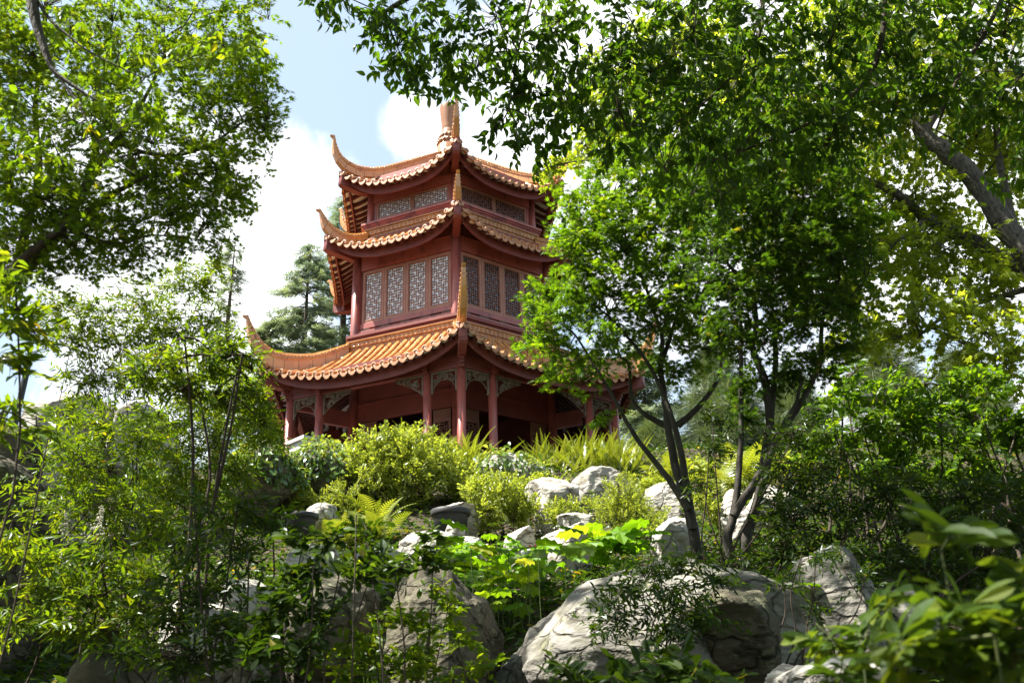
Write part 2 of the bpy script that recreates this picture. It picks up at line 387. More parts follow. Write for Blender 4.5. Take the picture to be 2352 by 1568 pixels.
def windows(r, umin, umax, z0, z1, n, nx, nz, marg):
    ap = r*C30; half = r/2; W = (umax-umin)*half/n
    for i in range(n):
        xa = umin*half + W*i; xb = xa + W
        fm = MB(); g = .006
        lx0, lx1, lz0, lz1 = xa+marg, xb-marg, z0+marg, z1-marg
        fm.box(xa+g, xb-g, -ap-.03, -ap+.04, lz1, z1-g); fm.box(xa+g, xb-g, -ap-.03, -ap+.04, z0+g, lz0)
        fm.box(xa+g, lx0, -ap-.03, -ap+.04, lz0, lz1); fm.box(lx1, xb-g, -ap-.03, -ap+.04, lz0, lz1)
        e = .016                       # thin raised moulding round the opening
        fm.box(lx0-.03, lx1+.03, -ap-.042, -ap-.028, lz1+.012, lz1+.012+e); fm.box(lx0-.03, lx1+.03, -ap-.042, -ap-.028, lz0-.012-e, lz0-.012)
        fm.box(lx0-.03, lx0-.03+e, -ap-.042, -ap-.028, lz0-.012, lz1+.012); fm.box(lx1+.03-e, lx1+.03, -ap-.042, -ap-.028, lz0-.012, lz1+.012)
        fme = fm.mesh('window', [M_BROWN])
        lm = MB(); lattice(lm, lx0+.01, lx1-.01, lz0+.01, lz1-.01, -ap+.0, nx, nz, .0085, .024); lme = lm.mesh('lattice', [M_LATT])
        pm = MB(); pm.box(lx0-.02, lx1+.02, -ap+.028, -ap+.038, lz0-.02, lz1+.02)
        pf, pd = pm.mesh('pane', [M_PALEGLASS]), pm.mesh('pane', [M_GLASS])
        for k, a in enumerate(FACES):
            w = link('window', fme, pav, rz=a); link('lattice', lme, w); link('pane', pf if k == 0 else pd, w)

# middle storey
A = 3.65*C30
windows(3.65, -.91, .91, 12.76, 14.70, 4, 7, 18, .112)
mb = MB(); mb.box(-1.72, 1.72, -A-.09, -A+.10, 14.72, 15.2); mb.box(-1.72, 1.72, -A-.11, -A+.1, 15.2, 15.24); face_part('lintel', mb, [M_RED])
mb = MB(); mb.box(-1.75, 1.75, -A+.02, -A+.10, 15.24, 16.0); mb.box(-1.72, -1.665, -A-.05, -A+.06, 12.74, 14.72); mb.box(1.665, 1.72, -A-.05, -A+.06, 12.74, 14.72); face_part('wall', mb, [M_DARKRED])
mb = MB(); mb.box(-1.72, 1.72, -A-.06, -A+.08, 12.57, 12.75); mb.box(-1.72, 1.72, -A+.0, -A+.08, 12.49, 12.57, 1)
for q in range(5):
    x = -1.5 + 3.0*q/4
    mb.box(x-.17, x+.17, -A-.05, -A+.0, 12.50, 12.565, 2)
    for w_ in (-.1, 0, .1): mb.torus((x+w_, -A-.055, 12.53), .028, .012, (1, 0, 0), (0, 0, 1), 8, 4, 2)
mb.box(-1.9, 1.9, -A-.10, -A+.08, 12.40, 12.49)
face_part('sill', mb, [M_RED, M_INNER, M_CARVE])
mb = MB()
for rr, za, zb in ((3.82, 12.34, 12.40), (3.93, 12.26, 12.34), (4.05, 12.19, 12.28), (3.96, 12.10, 12.19)): mb.box(-rr/2, rr/2, -rr*C30, -rr*C30+.3, za, zb)
face_part('ledge', mb, [M_DARKRED])
# top storey
A = 3.25*C30
windows(3.25, -.87, .87, 16.86, 17.54, 2, 14, 7, .07)
mb = MB(); mb.box(-1.55, 1.55, -A-.08, -A+.1, 17.55, 17.92); face_part('lintel', mb, [M_RED])
mb = MB(); mb.box(-1.56, 1.56, -A+.02, -A+.1, 17.92, 18.7); mb.box(-1.53, -1.415, -A-.04, -A+.06, 16.8, 17.55); mb.box(1.415, 1.53, -A-.04, -A+.06, 16.8, 17.55); face_part('wall', mb, [M_RED])
mb = MB(); mb.box(-1.6, 1.6, -A-.06, -A+.1, 16.62, 16.85); face_part('sill', mb, [M_RED])
mb = MB()
for rr, za, zb in ((3.66, 16.56, 16.64), (3.60, 16.50, 16.56), (3.55, 16.44, 16.50), (3.50, 16.40, 16.44)): mb.box(-rr/2, rr/2, -rr*C30, -rr*C30+.4, za, zb)
face_part('ledge', mb, [M_RED])
# ground storey: beams between the outer columns
A = 5.79*C30; hx = 5.79/2
mb = MB(); mb.box(-hx, hx, -A-.06, -A+.06, 9.78, 10.0); mb.box(-hx, hx, -A-.085, -A+.05, 9.92, 10.12); mb.box(-hx, hx, -A-.085, -A+.085, 9.735, 9.785); mb.box(-hx, hx, -A-.02, -A+.04, 10.12, 10.5)
face_part('lintel', mb, [M_DARKRED])
mb = MB()                             # stepped blocks that carry the beam
for i, (w_, o, za) in enumerate(((.075, .30, 9.90), (.075, .25, 9.80), (.075, .2, 9.70))): mb.box(-w_, w_, -5.79-o, -5.79, za, za+.095)
me = mb.mesh('bracket_block', [M_DARKRED])
for a in CORN: link('bracket_block', me, pav, rz=a)
for u in (-.63, .63):
    mb = MB(); x = u*hx
    for i, (w_, o, za) in enumerate(((.075, .26, 9.90), (.075, .22, 9.80), (.075, .18, 9.70))): mb.box(x-w_, x+w_, -A-o, -A, za, za+.095)
    face_part('bracket_block', mb, [M_DARKRED])

def carved(x0, x1, arch):
    """openwork spandrel of scrolls under the beam"""
    m = MB(); y = -A; zt = 9.73; rnd = random.Random(int(x0*100))
    m.box(x0, x1, y-.03, y+.03, zt-.05, zt)
    sides = ((x0, 1), (x1, -1)) if arch else (((x0, 1),) if x0 < 0 else ((x1, -1),))
    H = .62
    def depth(x):
        if arch:
            c = (x0+x1)/2; w_ = (x1-x0)/2; return .26 + (H-.26)*(abs(x-c)/w_)**2.6
        f = (x-x0)/(x1-x0) if x0 < 0 else (x1-x)/(x1-x0)
        return .10 + (H-.10)*(1-f)**1.5
    for xs, sg in sides: m.box(min(xs, xs+sg*.045), max(xs, xs+sg*.045), y-.03, y+.03, zt-H-.03, zt-.05)
    n = 0
    for t in range(420):
        x = rnd.uniform(x0+.09, x1-.09); d = depth(x); z = zt - .06 - rnd.random()*max(d-.1, .02); r_ = rnd.uniform(.035, .075)
        if zt - z + r_*.6 > d: continue
        n += 1
        if n > 26: break
        pts = []; a0 = rnd.random()*6.28; sg = rnd.choice((-1, 1)); yy = y + rnd.uniform(-.015, .01)
        for q in range(11):
            rr = r_*(1 - .075*q); a = a0 + sg*q*.72; pts.append((x + rr*math.cos(a), yy, z + rr*math.sin(a)))
        m.tube(pts, .014, 5)
    k = 9                              # the curling lower edge
    pts = []
    for q in range(k*3+1):
        x = x0 + (x1-x0)*q/(k*3); pts.append((x, y, zt - depth(x) + .025*math.sin(q*2.1)))
    m.tube(pts, .014, 5)
    return m
for (xa, xb, ar) in ((-hx+.13, -.63*hx-.13, True), (.63*hx+.13, hx-.13, True), (-.63*hx+.13, -.63*hx+1.05, False), (.63*hx-1.05, .63*hx-.13, False)):
    face_part('carved_spandrel', carved(xa, xb, ar), [M_CARVE])
# inner room
A2 = 3.6*C30
mb = MB(); mb.box(-1.8, 1.8, -A2-.04, -A2+.05, 9.40, 9.95); mb.box(-1.8, 1.8, -A2-.02, -A2+.05, 9.95, 11.6); mb.box(-1.8, 1.8, -A2-.07, -A2+.05, 9.9, 9.98); mb.box(-1.8, 1.8, -A2-.06, -A2+.05, 9.36, 9.42)
face_part('wall', mb, [M_DARKRED])
def door(xa, xb):
    m = MB(); g = .05
    for z0, z1 in ((6.92, 7.7), (8.95, 9.33)):
        m.box(xa, xb, -A2-.02, -A2+.03, z0, z1); m.box(xa+.08, xb-.08, -A2-.035, -A2-.018, z0+.08, z1-.08)
    m.box(xa, xa+g, -A2-.03, -A2+.03, 7.7, 8.95); m.box(xb-g, xb, -A2-.03, -A2+.03, 7.7, 8.95)
    lm = MB(); lattice(lm, xa+g+.01, xb-g-.01, 7.71, 8.94, -A2, 6, 14, .010, .04)
    return m.mesh('door', [M_DOOR]), lm.mesh('lattice', [M_DOOR])
for k, a in enumerate(FACES):
    spans = [(-1.6, -1.0), (1.0, 1.6)] + ([] if k in (0, 1) else [(-.98, -.5), (-.48, 0), (.02, .5), (.52, .98)])
    for xa, xb in spans:
        d_, l_ = door(xa, xb); o = link('door', d_, pav, rz=a); link('lattice', l_, o)
mb = MB()
for k in (2, 3, 4, 5):
    M = Matrix.Rotation(FACES[k], 4, 'Z'); mb.box(-1.8, 1.8, -A2+.10, -A2+.14, 6.9, 10, 0, M)
mb.lathe([(0, 10.9), (3.5, 10.9)], 6); mb.build('interior_wall', [M_INNER], pav)
for k in (2, 3, 4, 5):
    m = MB()
    for za, zb in ((7.32, 7.42), (7.75, 7.86), (8.2, 8.28)): m.box(-hx+.1, hx-.1, -A-.04, -A+.04, za, zb)
    link('railing', m.mesh('railing', [M_DARKRED]), pav, rz=FACES[k])
mb = MB(); mb.box(-.07, .07, -5.75, -3.7, 9.45, 9.7); mb.box(-.07, .07, -4.7, -3.7, 9.2, 9.45)
mb.box(-.09, .09, -4.9, -4.7, 9.7, 11.0)
me = mb.mesh('tie_beam', [M_DARKRED])
for a in CORN: link('tie_beam', me, pav, rz=a)
mb = MB(); mb.lathe([(0, GZ), (6.5, GZ), (6.5, GZ-.12), (6.35, GZ-.13), (6.35, 5.0)], 6); o = mb.build('plinth', [M_CONCRETE], pav, rz=R(30)); 
for p_ in o.data.polygons: p_.use_smooth = False
# solid backing so that light does not leak through the storeys
mb = MB(); mb.lathe([(3.2, 12.15), (3.2, 16.2), (2.9, 16.3), (2.9, 18.8)], 6, 0, smooth=False); mb.build('light_blocking_screen', [M_INNER], pav, rz=R(30))

# ------------------------------------------------------------------ ground
PROF = np.array([(-30, -1.7), (-3, -1.65), (0, -1.6), (2, -1.5), (3.5, -1.2), (5, -.75), (6.5, -.2), (8, .35), (10, 1.0), (12, 1.75), (14, 2.5), (16.5, 3.4), (19, 4.6), (21, 5.7), (22.6, 6.55), (24, 6.85), (38, 6.85), (46, 6.0), (60, 4.0), (120, 2.0), (900, 0.0)])
def tz0(x, y):
    z = np.interp(y, PROF[:, 0], PROF[:, 1])
    return z
def tz(x, y):
    return float(tz0(x, y)) + .22*mnoise.noise(Vector((x*.35, y*.35, 1.7))) + .07*mnoise.noise(Vector((x*1.3, y*1.3, 4)))
M_SOIL = surf_mat('leaf_litter_soil', (.035, .026, .016), (.075, .056, .034), 6, .95, .6, 30, c3=(.10, .07, .03), c3_amt=.58)
def axis_pts(lo, hi, fine_lo, fine_hi, step, coarse):
    a = list(np.arange(fine_lo, fine_hi, step)); q = fine_lo; s_ = step
    left = []
    while q > lo: s_ *= 1.35; q -= s_; left.append(q)
    right = []; q = fine_hi; s_ = step
    while q < hi: s_ *= 1.35; q += s_; right.append(q)
    return np.array(left[::-1] + a + right)
gx, gy = axis_pts(-700, 700, -16, 16, .4, 0), axis_pts(-60, 900, -4, 30, .35, 0)
V = np.array([(x, y, tz(x, y) if abs(x) < 60 and y < 80 else float(tz0(x, y))) for y in gy for x in gx])
nx_, ny_ = len(gx), len(gy)
q = np.array([(j*nx_+i, j*nx_+i+1, (j+1)*nx_+i+1, (j+1)*nx_+i) for j in range(ny_-1) for i in range(nx_-1)])
tag(link('ground', mesh_np('ground', V, q.ravel(), np.arange(len(q))*4, np.full(len(q), 4), M_SOIL, smooth=True)), kind='structure')

# ------------------------------------------------------------------ leaves
def fan(pts, fold=0.0, droop=0.0):
    """outline of half widths -> folded leaf of quads along a midrib, x = length"""
    xs = [p[0] for p in pts]; v = []; f = []
    for x, w_ in pts: v += [(x, 0, -droop*x*x), (x, w_, fold*w_ - droop*x*x), (x, -w_, fold*w_ - droop*x*x)]
    for i in range(len(pts)-1):
        a, b = 3*i, 3*(i+1)
        f += [(a, b, b+1, a+1), (a, a+2, b+2, b)]
    f = [tuple(dict.fromkeys(t)) for t in f]
    return np.array(v, float), f
T_LANCE = fan([(0, .0), (.12, .06), (.36, .135), (.68, .10), (1, .0)], .35, .12)
T_OVATE = fan([(0, .0), (.1, .10), (.32, .235), (.6, .19), (.84, .07), (1, .0)], .3, .18)
T_OBOV = fan([(0, .0), (.25, .09), (.6, .2), (.85, .16), (1, .0)], .3, .1)
T_RHOD = fan([(0, .0), (.2, .05), (.45, .125), (.68, .15), (.86, .105), (1, .0)], .35, .16)
T_ROUND = fan([(0, .02), (.25, .22), (.55, .29), (.85, .19), (1, .0)], .3, .1)
def palmate(lobes, notch, c=(.28, 0), cup=.15, wid=.5):
    n = len(lobes); pts = [(0, 0, 0)]
    for i, (a, l_) in enumerate(lobes):
        a = R(a); tip = (c[0] + l_*math.cos(a), l_*math.sin(a))
        if i:
            am = (a + R(lobes[i-1][0]))/2; r_ = notch*(l_+lobes[i-1][1])/2
            pts.append((c[0] + r_*math.cos(am), r_*math.sin(am), .0))
        pts.append((tip[0], tip[1], -cup*l_))
    v = np.array([(c[0], 0, .0)] + pts, float); m = len(pts)
    return v, [(0, 1+i, 1+(i+1) % m) for i in range(m)]
T_MAPLE = palmate([(-118, .30), (-78, .52), (-38, .70), (0, .78), (38, .70), (78, .52), (118, .30)], .33)
T_STAR5 = palmate([(-105, .40), (-52, .66), (0, .72), (52, .66), (105, .40)], .48)
T_BROAD = palmate([(-140, .42), (-100, .52), (-60, .62), (-28, .60), (0, .74), (28, .60), (60, .62), (100, .52), (140, .42)], .90, (.4, 0), .2)
def join_t(*ts):
    v = []; f = []; b = 0
    for V_, F_ in ts: v.append(V_); f += [tuple(i+b for i in t) for t in F_]; b += len(V_)
    return np.vstack(v), f
def xf(t, M): return (np.c_[t[0], np.ones(len(t[0]))] @ np.array(M).T)[:, :3], t[1]
def quadleaf(w_): return np.array([(0, 0, 0), (.5, w_, 0), (1, 0, 0), (.5, -w_, 0)], float), [(0, 1, 2, 3)]
def tuft(n, spread, w_, seed):
    r_ = random.Random(seed); ts = []
    for i in range(n):
        a = r_.uniform(0, 6.28); s_ = r_.uniform(.15, 1)*spread
        M = Matrix.Rotation(a, 4, 'X') @ Matrix.Rotation(-s_, 4, 'Y') @ Matrix.Scale(r_.uniform(.75, 1.05), 4)
        ts.append(xf(quadleaf(w_), M))
    return join_t(*ts)
T_PINE = tuft(15, 1.35, .016, 3)
def cedar_spray(seed):
    r_ = random.Random(seed); ts = []
    for i in range(15):
        f = i/15; sg = 1 if i % 2 else -1
        M = Matrix.Translation((f*.9, 0, -.12*f*f)) @ Matrix.Rotation(sg*R(52), 4, 'Z') @ Matrix.Rotation(R(r_.uniform(-10, 25)), 4, 'Y') @ Matrix.Scale((1-f*.7)*.42, 4)
        ts.append(xf(quadleaf(.13), M))
    ts.append(xf(quadleaf(.03), Matrix.Identity(4)))
    return join_t(*ts)
T_CEDAR = cedar_spray(5)
def frond(n, w_, curve, taper=1.0):
    """fern frond along x with drooping tip and paired leaflets"""
    v = []; f = []
    def at(t):
        th = .95 - curve*t; return None
    px, pz, th = 0.0, 0.0, curve[0]; pos = []
    for i in range(n+1):
        pos.append((px, pz, th)); px += math.cos(th)/n; pz += math.sin(th)/n; th -= curve[1]/n
    for i in range(2, n+1):
        x, z, th = pos[i]; t = i/n; L = w_*(math.sin(math.pi*min(1, t*.92+.10)))**.7*(1-.15*t); hw = .42/n
        for sg in (-1, 1):
            b = len(v); dx = .28*L
            v += [(x-hw*math.cos(th), 0, z-hw*math.sin(th)), (x+hw*math.cos(th), 0, z+hw*math.sin(th)), (x+dx+.3*hw, sg*L, z-.12*L), (x+dx-.3*hw, sg*L, z-.12*L)]
            f.append((b, b+1, b+2, b+3) if sg > 0 else (b, b+3, b+2, b+1))
    for i in range(n):
        b = len(v); x, z, th = pos[i]; X, Z, _ = pos[i+1]
        v += [(x, -.006, z), (x, .006, z), (X, .005, Z), (X, -.005, Z)]; f.append((b, b+1, b+2, b+3))
    return np.array(v, float), f

def basis(d, nrm):
    d = d/np.linalg.norm(d, axis=1, keepdims=True)
    nrm = nrm - d*np.sum(d*nrm, axis=1, keepdims=True); nrm /= np.linalg.norm(nrm, axis=1, keepdims=True)+1e-9
    return np.stack([d, np.cross(nrm, d), nrm], axis=2)
def leaves_mesh(name, templates, pos, rot, size, mats, rnd, which=None):
    """one mesh of many leaves"""
    if not isinstance(templates, list): templates = [templates]
    which = np.zeros(len(pos), int) if which is None else which
    Vs, Ls, Tots, Rn = [], [], [], []; b = 0
    for ti, (tv, tf) in enumerate(templates):
        I = np.where(which == ti)[0]
        if not len(I): continue
        p = np.einsum('nij,vj->nvi', rot[I], tv)*size[I][:, None, None] + pos[I][:, None, :]
        nv = len(tv); Vs.append(p.reshape(-1, 3)); fl = np.concatenate([np.array(t) for t in tf]); ft = np.array([len(t) for t in tf])
        Ls.append((fl[None, :] + (np.arange(len(I))*nv)[:, None] + b).ravel()); Tots.append(np.tile(ft, len(I))); Rn.append(np.repeat(rnd[I], nv)); b += len(I)*nv
    tot = np.concatenate(Tots); st = np.concatenate(([0], np.cumsum(tot)[:-1]))
    return mesh_np(name, np.vstack(Vs), np.concatenate(Ls), st, tot, mats, smooth=False, rnd=np.concatenate(Rn))

def norm(v): return v/(np.linalg.norm(v, axis=-1, keepdims=True)+1e-9)
class Plant:
    """collects clumps of leafy twigs plus the wood that carries them"""
    def __init__(s, seed): s.g = np.random.default_rng(seed); s.pos = []; s.dir = []; s.nrm = []; s.size = []; s.wood = MB(); s.rn = []
    def limb(s, pts, r0, r1, n=7):
        pts = [Vector(p) for p in pts]; out = []
        for i in range(len(pts)-1):     # smooth the polyline
            p0, p1, p2, p3 = pts[max(i-1, 0)], pts[i], pts[i+1], pts[min(i+2, len(pts)-1)]
            for q in range(4):
                t = q/4; out.append(.5*((2*p1) + (p2-p0)*t + (2*p0-5*p1+4*p2-p3)*t*t + (3*p1-p0-3*p2+p3)*t**3))
        out.append(pts[-1]); k = len(out)
        jit = r1*.25
        out = [p + Vector(s.g.normal(0, jit, 3)) if 0 < i < k-1 else p for i, p in enumerate(out)]
        s.wood.tube(out, [r0 + (r1-r0)*(i/(k-1))**.8 for i in range(k)], n)
        return out
    def clump(s, c, rad, twigs, per, tlen, lsize, anchor=None, droop=.25, flat=.35, outer=.5, tip=True, hang=0.0, br=.012, up=0.0, spread=60, sub=16, szvar=.25, dead=0.0):
        g = s.g; c = np.array(c); rad = np.array(rad)
        d = norm(g.normal(size=(twigs, 3))); u = g.random(twigs)**outer
        p0 = c + d*u[:, None]*rad
        td = norm(d*np.array([1, 1, .6]) + g.normal(0, .45, (twigs, 3)) + np.array([0, 0, up-droop]))
        L = tlen*g.uniform(.6, 1.25, twigs)
        p0 = p0 - td*L[:, None]*.5
        # side branches
        if br > 0:
            k = max(1, twigs//sub); hubs = c + norm(g.normal(size=(k, 3)))*(g.random((k, 1))**.6)*rad*.62
            an = np.array(anchor) if anchor is not None else c
            an = np.atleast_2d(an)
            for h in hubs:
                a = an[np.argmin(np.sum((an-h)**2, 1))]
                m = (a+h)/2 + g.normal(0, .06, 3)*np.linalg.norm(h-a) + np.array([0, 0, .05*np.linalg.norm(h-a)])
                s.wood.tube([a, a*.5+m*.5+g.normal(0, .01, 3), m, m*.5+h*.5, h], [br, br*.85, br*.7, br*.55, br*.4], 4, cap=False)
            for i in range(twigs):
                h = hubs[np.argmin(np.sum((hubs-p0[i])**2, 1))]; e = p0[i] + td[i]*L[i]
                s.wood.tube([h, (h+p0[i])/2 + g.normal(0, .012, 3), p0[i], e], [br*.38, br*.32, br*.26, br*.12], 3, cap=False)
        t = (np.arange(per)+.6)/per
        P_ = p0[:, None, :] + td[:, None, :]*(L[:, None, None]*t[None, :, None])
        P_ = P_ + g.normal(0, .04*tlen, P_.shape)
        side = np.where(np.arange(per) % 2, 1., -1.)[None, :, None]
        upv = norm(np.array([0, 0, 1.0]) + g.normal(0, flat, (twigs, 1, 3)))
        lat = norm(np.cross(td[:, None, :], upv))
        ang = R(spread)*g.uniform(.6, 1.3, (twigs, per, 1))
        D_ = td[:, None, :]*np.cos(ang) + lat*side*np.sin(ang) + np.array([0, 0, -hang]) + g.normal(0, .18, (twigs, per, 3))
        N_ = upv + g.normal(0, flat, (twigs, per, 3))
        s.pos.append(P_.reshape(-1, 3)); s.dir.append(D_.reshape(-1, 3)); s.nrm.append(N_.reshape(-1, 3))
        n = twigs*per; s.size.append(lsize*g.uniform(1-szvar, 1+szvar, n))
        r_ = np.clip(g.normal(.42, .17, n) + np.repeat(g.normal(0, .1, twigs), per), 0, .93)
        if dead: r_ = np.where(g.random(n) < dead, g.uniform(.95, 1, n), r_)
        s.rn.append(r_)
    def crown_mesh(s, name, template, mat):
        pos = np.vstack(s.pos); rot = basis(np.vstack(s.dir), np.vstack(s.nrm))
        return leaves_mesh(name, template, pos, rot, np.concatenate(s.size), mat, np.concatenate(s.rn))
    def finish(s, root, template, mat, bark, cname='crown', wname='trunk'):
        c = s.crown_mesh(cname, template, mat); c.transform(Matrix.Translation(-root.location)); o = link(cname, c, root)
        if s.wood.v:
            m = s.wood.mesh(wname, [bark]); m.transform(Matrix.Translation(-root.location)); link(wname, m, root)
        return o

YG = (1.9, 1.75, .55)
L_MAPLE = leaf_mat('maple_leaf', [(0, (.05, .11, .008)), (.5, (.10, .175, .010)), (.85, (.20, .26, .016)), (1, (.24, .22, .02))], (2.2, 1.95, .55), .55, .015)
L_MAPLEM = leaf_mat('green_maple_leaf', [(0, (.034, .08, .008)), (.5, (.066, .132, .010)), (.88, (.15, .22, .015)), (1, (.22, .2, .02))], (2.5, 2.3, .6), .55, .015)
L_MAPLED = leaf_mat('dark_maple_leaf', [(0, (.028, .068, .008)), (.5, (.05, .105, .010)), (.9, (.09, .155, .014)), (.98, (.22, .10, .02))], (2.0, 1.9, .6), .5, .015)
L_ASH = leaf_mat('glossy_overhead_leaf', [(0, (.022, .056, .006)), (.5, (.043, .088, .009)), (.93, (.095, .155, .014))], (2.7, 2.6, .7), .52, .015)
L_GUM = leaf_mat('sweetgum_leaf', [(0, (.10, .16, .014)), (.5, (.17, .225, .022)), (.9, (.25, .30, .04))], (2.3, 2.1, .8), .66, .015)
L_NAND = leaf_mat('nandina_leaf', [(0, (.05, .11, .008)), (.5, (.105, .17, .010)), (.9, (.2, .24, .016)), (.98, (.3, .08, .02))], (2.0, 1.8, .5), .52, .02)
L_NANDD = leaf_mat('shaded_nandina_leaf', [(0, (.015, .036, .005)), (.5, (.027, .058, .006)), (.9, (.07, .11, .010)), (1, (.22, .2, .02))], (2.0, 1.8, .5), .48, .02)  # darker copy of the nandina leaf, shade put into its colour
L_AZAL = leaf_mat('azalea_leaf', [(0, (.016, .038, .005)), (.5, (.032, .064, .008)), (.9, (.075, .12, .014)), (.98, (.3, .2, .03))], (2.0, 1.9, .5), .45, .02)  # darkened to put foreground shade into the leaf colour
L_SHRUB = leaf_mat('yellow_green_shrub_leaf', [(0, (.15, .20, .03)), (.5, (.26, .31, .05)), (.9, (.37, .40, .10))], (1.6, 1.55, .6), .5, .03)
L_IVY = leaf_mat('ivy_leaf', [(0, (.045, .10, .016)), (.5, (.095, .16, .026)), (.75, (.20, .26, .04)), (.93, (.33, .37, .10))], (1.7, 1.6, .5), .35, .05, .25)
L_FERN = leaf_mat('fern_frond', [(0, (.13, .17, .014)), (.5, (.21, .25, .03)), (.93, (.30, .31, .06))], (1.6, 1.55, .5), .42, .05)
L_ANEM = leaf_mat('large_soft_leaf', [(0, (.07, .17, .010)), (.5, (.14, .27, .014)), (.78, (.24, .33, .025)), (.96, (.30, .33, .05))], (1.8, 1.7, .45), .5, .02)
L_PINE = leaf_mat('pine_needle', [(0, (.08, .115, .05)), (.5, (.12, .16, .07)), (.93, (.18, .21, .10))], (1.4, 1.4, .7), .35, 0.035)
L_CEDAR = leaf_mat('cedar_needle', [(0, (.10, .145, .105)), (.5, (.155, .20, .125)), (.93, (.24, .27, .13))], (1.3, 1.3, .85), .45, 0.030)
L_RHOD = leaf_mat('rhododendron_leaf', [(0, (.03, .065, .010)), (.5, (.065, .115, .015)), (.9, (.16, .20, .025))], (2.1, 1.9, .5), .5, .012, .5)
M_BARK = surf_mat('dark_bark', (.040, .030, .022), (.09, .07, .05), 9, .9, .5, 30, stretch=(1, 1, .3))
M_BARKM = surf_mat('smooth_maple_bark', (.026, .022, .016), (.06, .052, .04), 7, .85, .6, 22, stretch=(1, 1, .4))
M_BARKG = surf_mat('grey_bark', (.055, .048, .038), (.125, .11, .09), 9, .9, 1.0, 26, c3=(.03, .026, .02), c3_amt=.53, stretch=(1, 1, .4))
M_STEM = surf_mat('brown_stem', (.028, .018, .012), (.055, .036, .022), 12, .85)
M_STEMG = surf_mat('green_stem', (.05, .08, .02), (.09, .10, .03), 12, .7)

def PL(pts, Y):                        # picture polyline at depth(s)
    return [P(p[0], p[1], p[2] if len(p) > 2 else Y) for p in pts]
DM, PM = 7.0, 1.9
def clumps(pl, lst, Y, dens, per, tlen, lsize, anchor=None, **k):
    """lst: (x, y, rx, ry[, depth radius[, extra distance]]) in picture units"""
    an = None
    if anchor: an = np.array([tuple(p) for p in anchor])
    for c in lst:
        x, y, rx, ry = c[:4]; dY = c[5] if len(c) > 5 else 0
        m = mpp(x, y, Y+dY); rd = c[4] if len(c) > 4 else max(rx, ry)*m*.8
        tw = max(4, int(DM*dens*(rx*ry*m*m*math.pi)))
        pl.clump(P(x, y, Y+dY), (rx*m, rd, ry*m), tw, round(per*PM), tlen, lsize, an, **k)

def base_on_ground(x, y, Y):
    p = P(x, y, Y); return Vector((p.x, p.y, tz(p.x, p.y)))

# ------------------------------------------------------------------ left maple
Y = 9.5
t = Plant(1); an = []
b0 = base_on_ground(-320, 1200, Y)
an += t.limb([b0, P(-230, 950, Y), P(-90, 780, Y), P(40, 640, Y), P(130, 540, Y), P(190, 440, Y), P(230, 370, Y), P(265, 325, Y), P(300, 280, Y+.2), P(335, 220, Y+.3), P(380, 130, Y+.4)], .11, .016)
an += t.limb(PL([(265, 325), (330, 350), (410, 357), (500, 322), (560, 280), (625, 265)], Y), .035, .008, 5)
an += t.limb(PL([(-90, 780), (0, 650), (60, 590), (150, 520), (270, 440), (350, 405), (450, 400)], Y-.3), .08, .01, 6)
an += t.limb(PL([(40, 640), (60, 520), (90, 400), (80, 250), (100, 100), (110, -60)], Y+.5), .07, .015, 6)
an += t.limb(PL([(190, 440), (240, 290), (300, 160), (420, 60), (520, 20)], Y+.6), .05, .008, 5)
an += t.limb(PL([(150, 520), (260, 560), (350, 540), (450, 550)], Y), .03, .006, 5)
cl = [(-120, 150, 240, 240, 1.3), (120, 110, 220, 190, 1.3), (330, 60, 190, 130, 1.3), (500, 90, 120, 110, 1.2), (480, 230, 130, 100, 1.1), (575, 250, 70, 55, .6), (635, 262, 32, 32, .3), (600, 300, 50, 30, .4), (400, 370, 170, 110, 1.2), (250, 300, 160, 120, 1.2), (60, 380, 140, 120, 1.4), (500, 390, 90, 65, .7), (170, 470, 130, 80, 1.2), (400, 480, 130, 60, .9), (500, 470, 60, 45, .6), (540, 470, 35, 18, .3), (290, 545, 120, 50, .9), (170, 575, 110, 45, .8), (60, 570, 90, 70, .9), (415, 560, 55, 22, .4), (490, 570, 28, 14, .2), (240, 620, 40, 18, .3), (570, 180, 70, 60, .8), (580, 90, 45, 50, .5), (610, 30, 34, 30, .35), (590, 210, 60, 50, .6), (60, 480, 150, 100, 1.2), (200, 530, 130, 70, 1.1), (340, 430, 140, 90, 1.1), (110, 610, 90, 40, .8), (320, 580, 90, 36, .7), (460, 520, 80, 40, .6), (540, 420, 60, 50, .5), (-60, 560, 120, 100, 1.2), (560, 350, 45, 30, .4)]
clumps(t, [(x_, -330, 170, 120, 1.0, -2.4) for x_ in (-330, -60, 210, 480, 740)] + [(480, -300, 150, 100, 1., -.6), (700, -300, 150, 100, 1., -.6), (640, -330, 150, 100, .7, -4.6), (380, -360, 150, 100, .7, -4.8), (860, -380, 200, 120, 1, -6.2), (300, -420, 220, 120, 1, -6.5)], Y, 6, 8, .42, .098, droop=.2, flat=.42, outer=.42, br=0)  # unseen crown clumps added above the view to shade the foreground
clumps(t, cl, Y, 10, 8, .40, .077, an, droop=.2, flat=.42, outer=.42, br=.012)
root = empty('maple_tree', b0, 'sunlit yellow-green maple with star-shaped leaves filling the upper left, plus unseen clumps added for shade', 'tree')
t.finish(root, T_MAPLE, L_MAPLE, M_BARK)
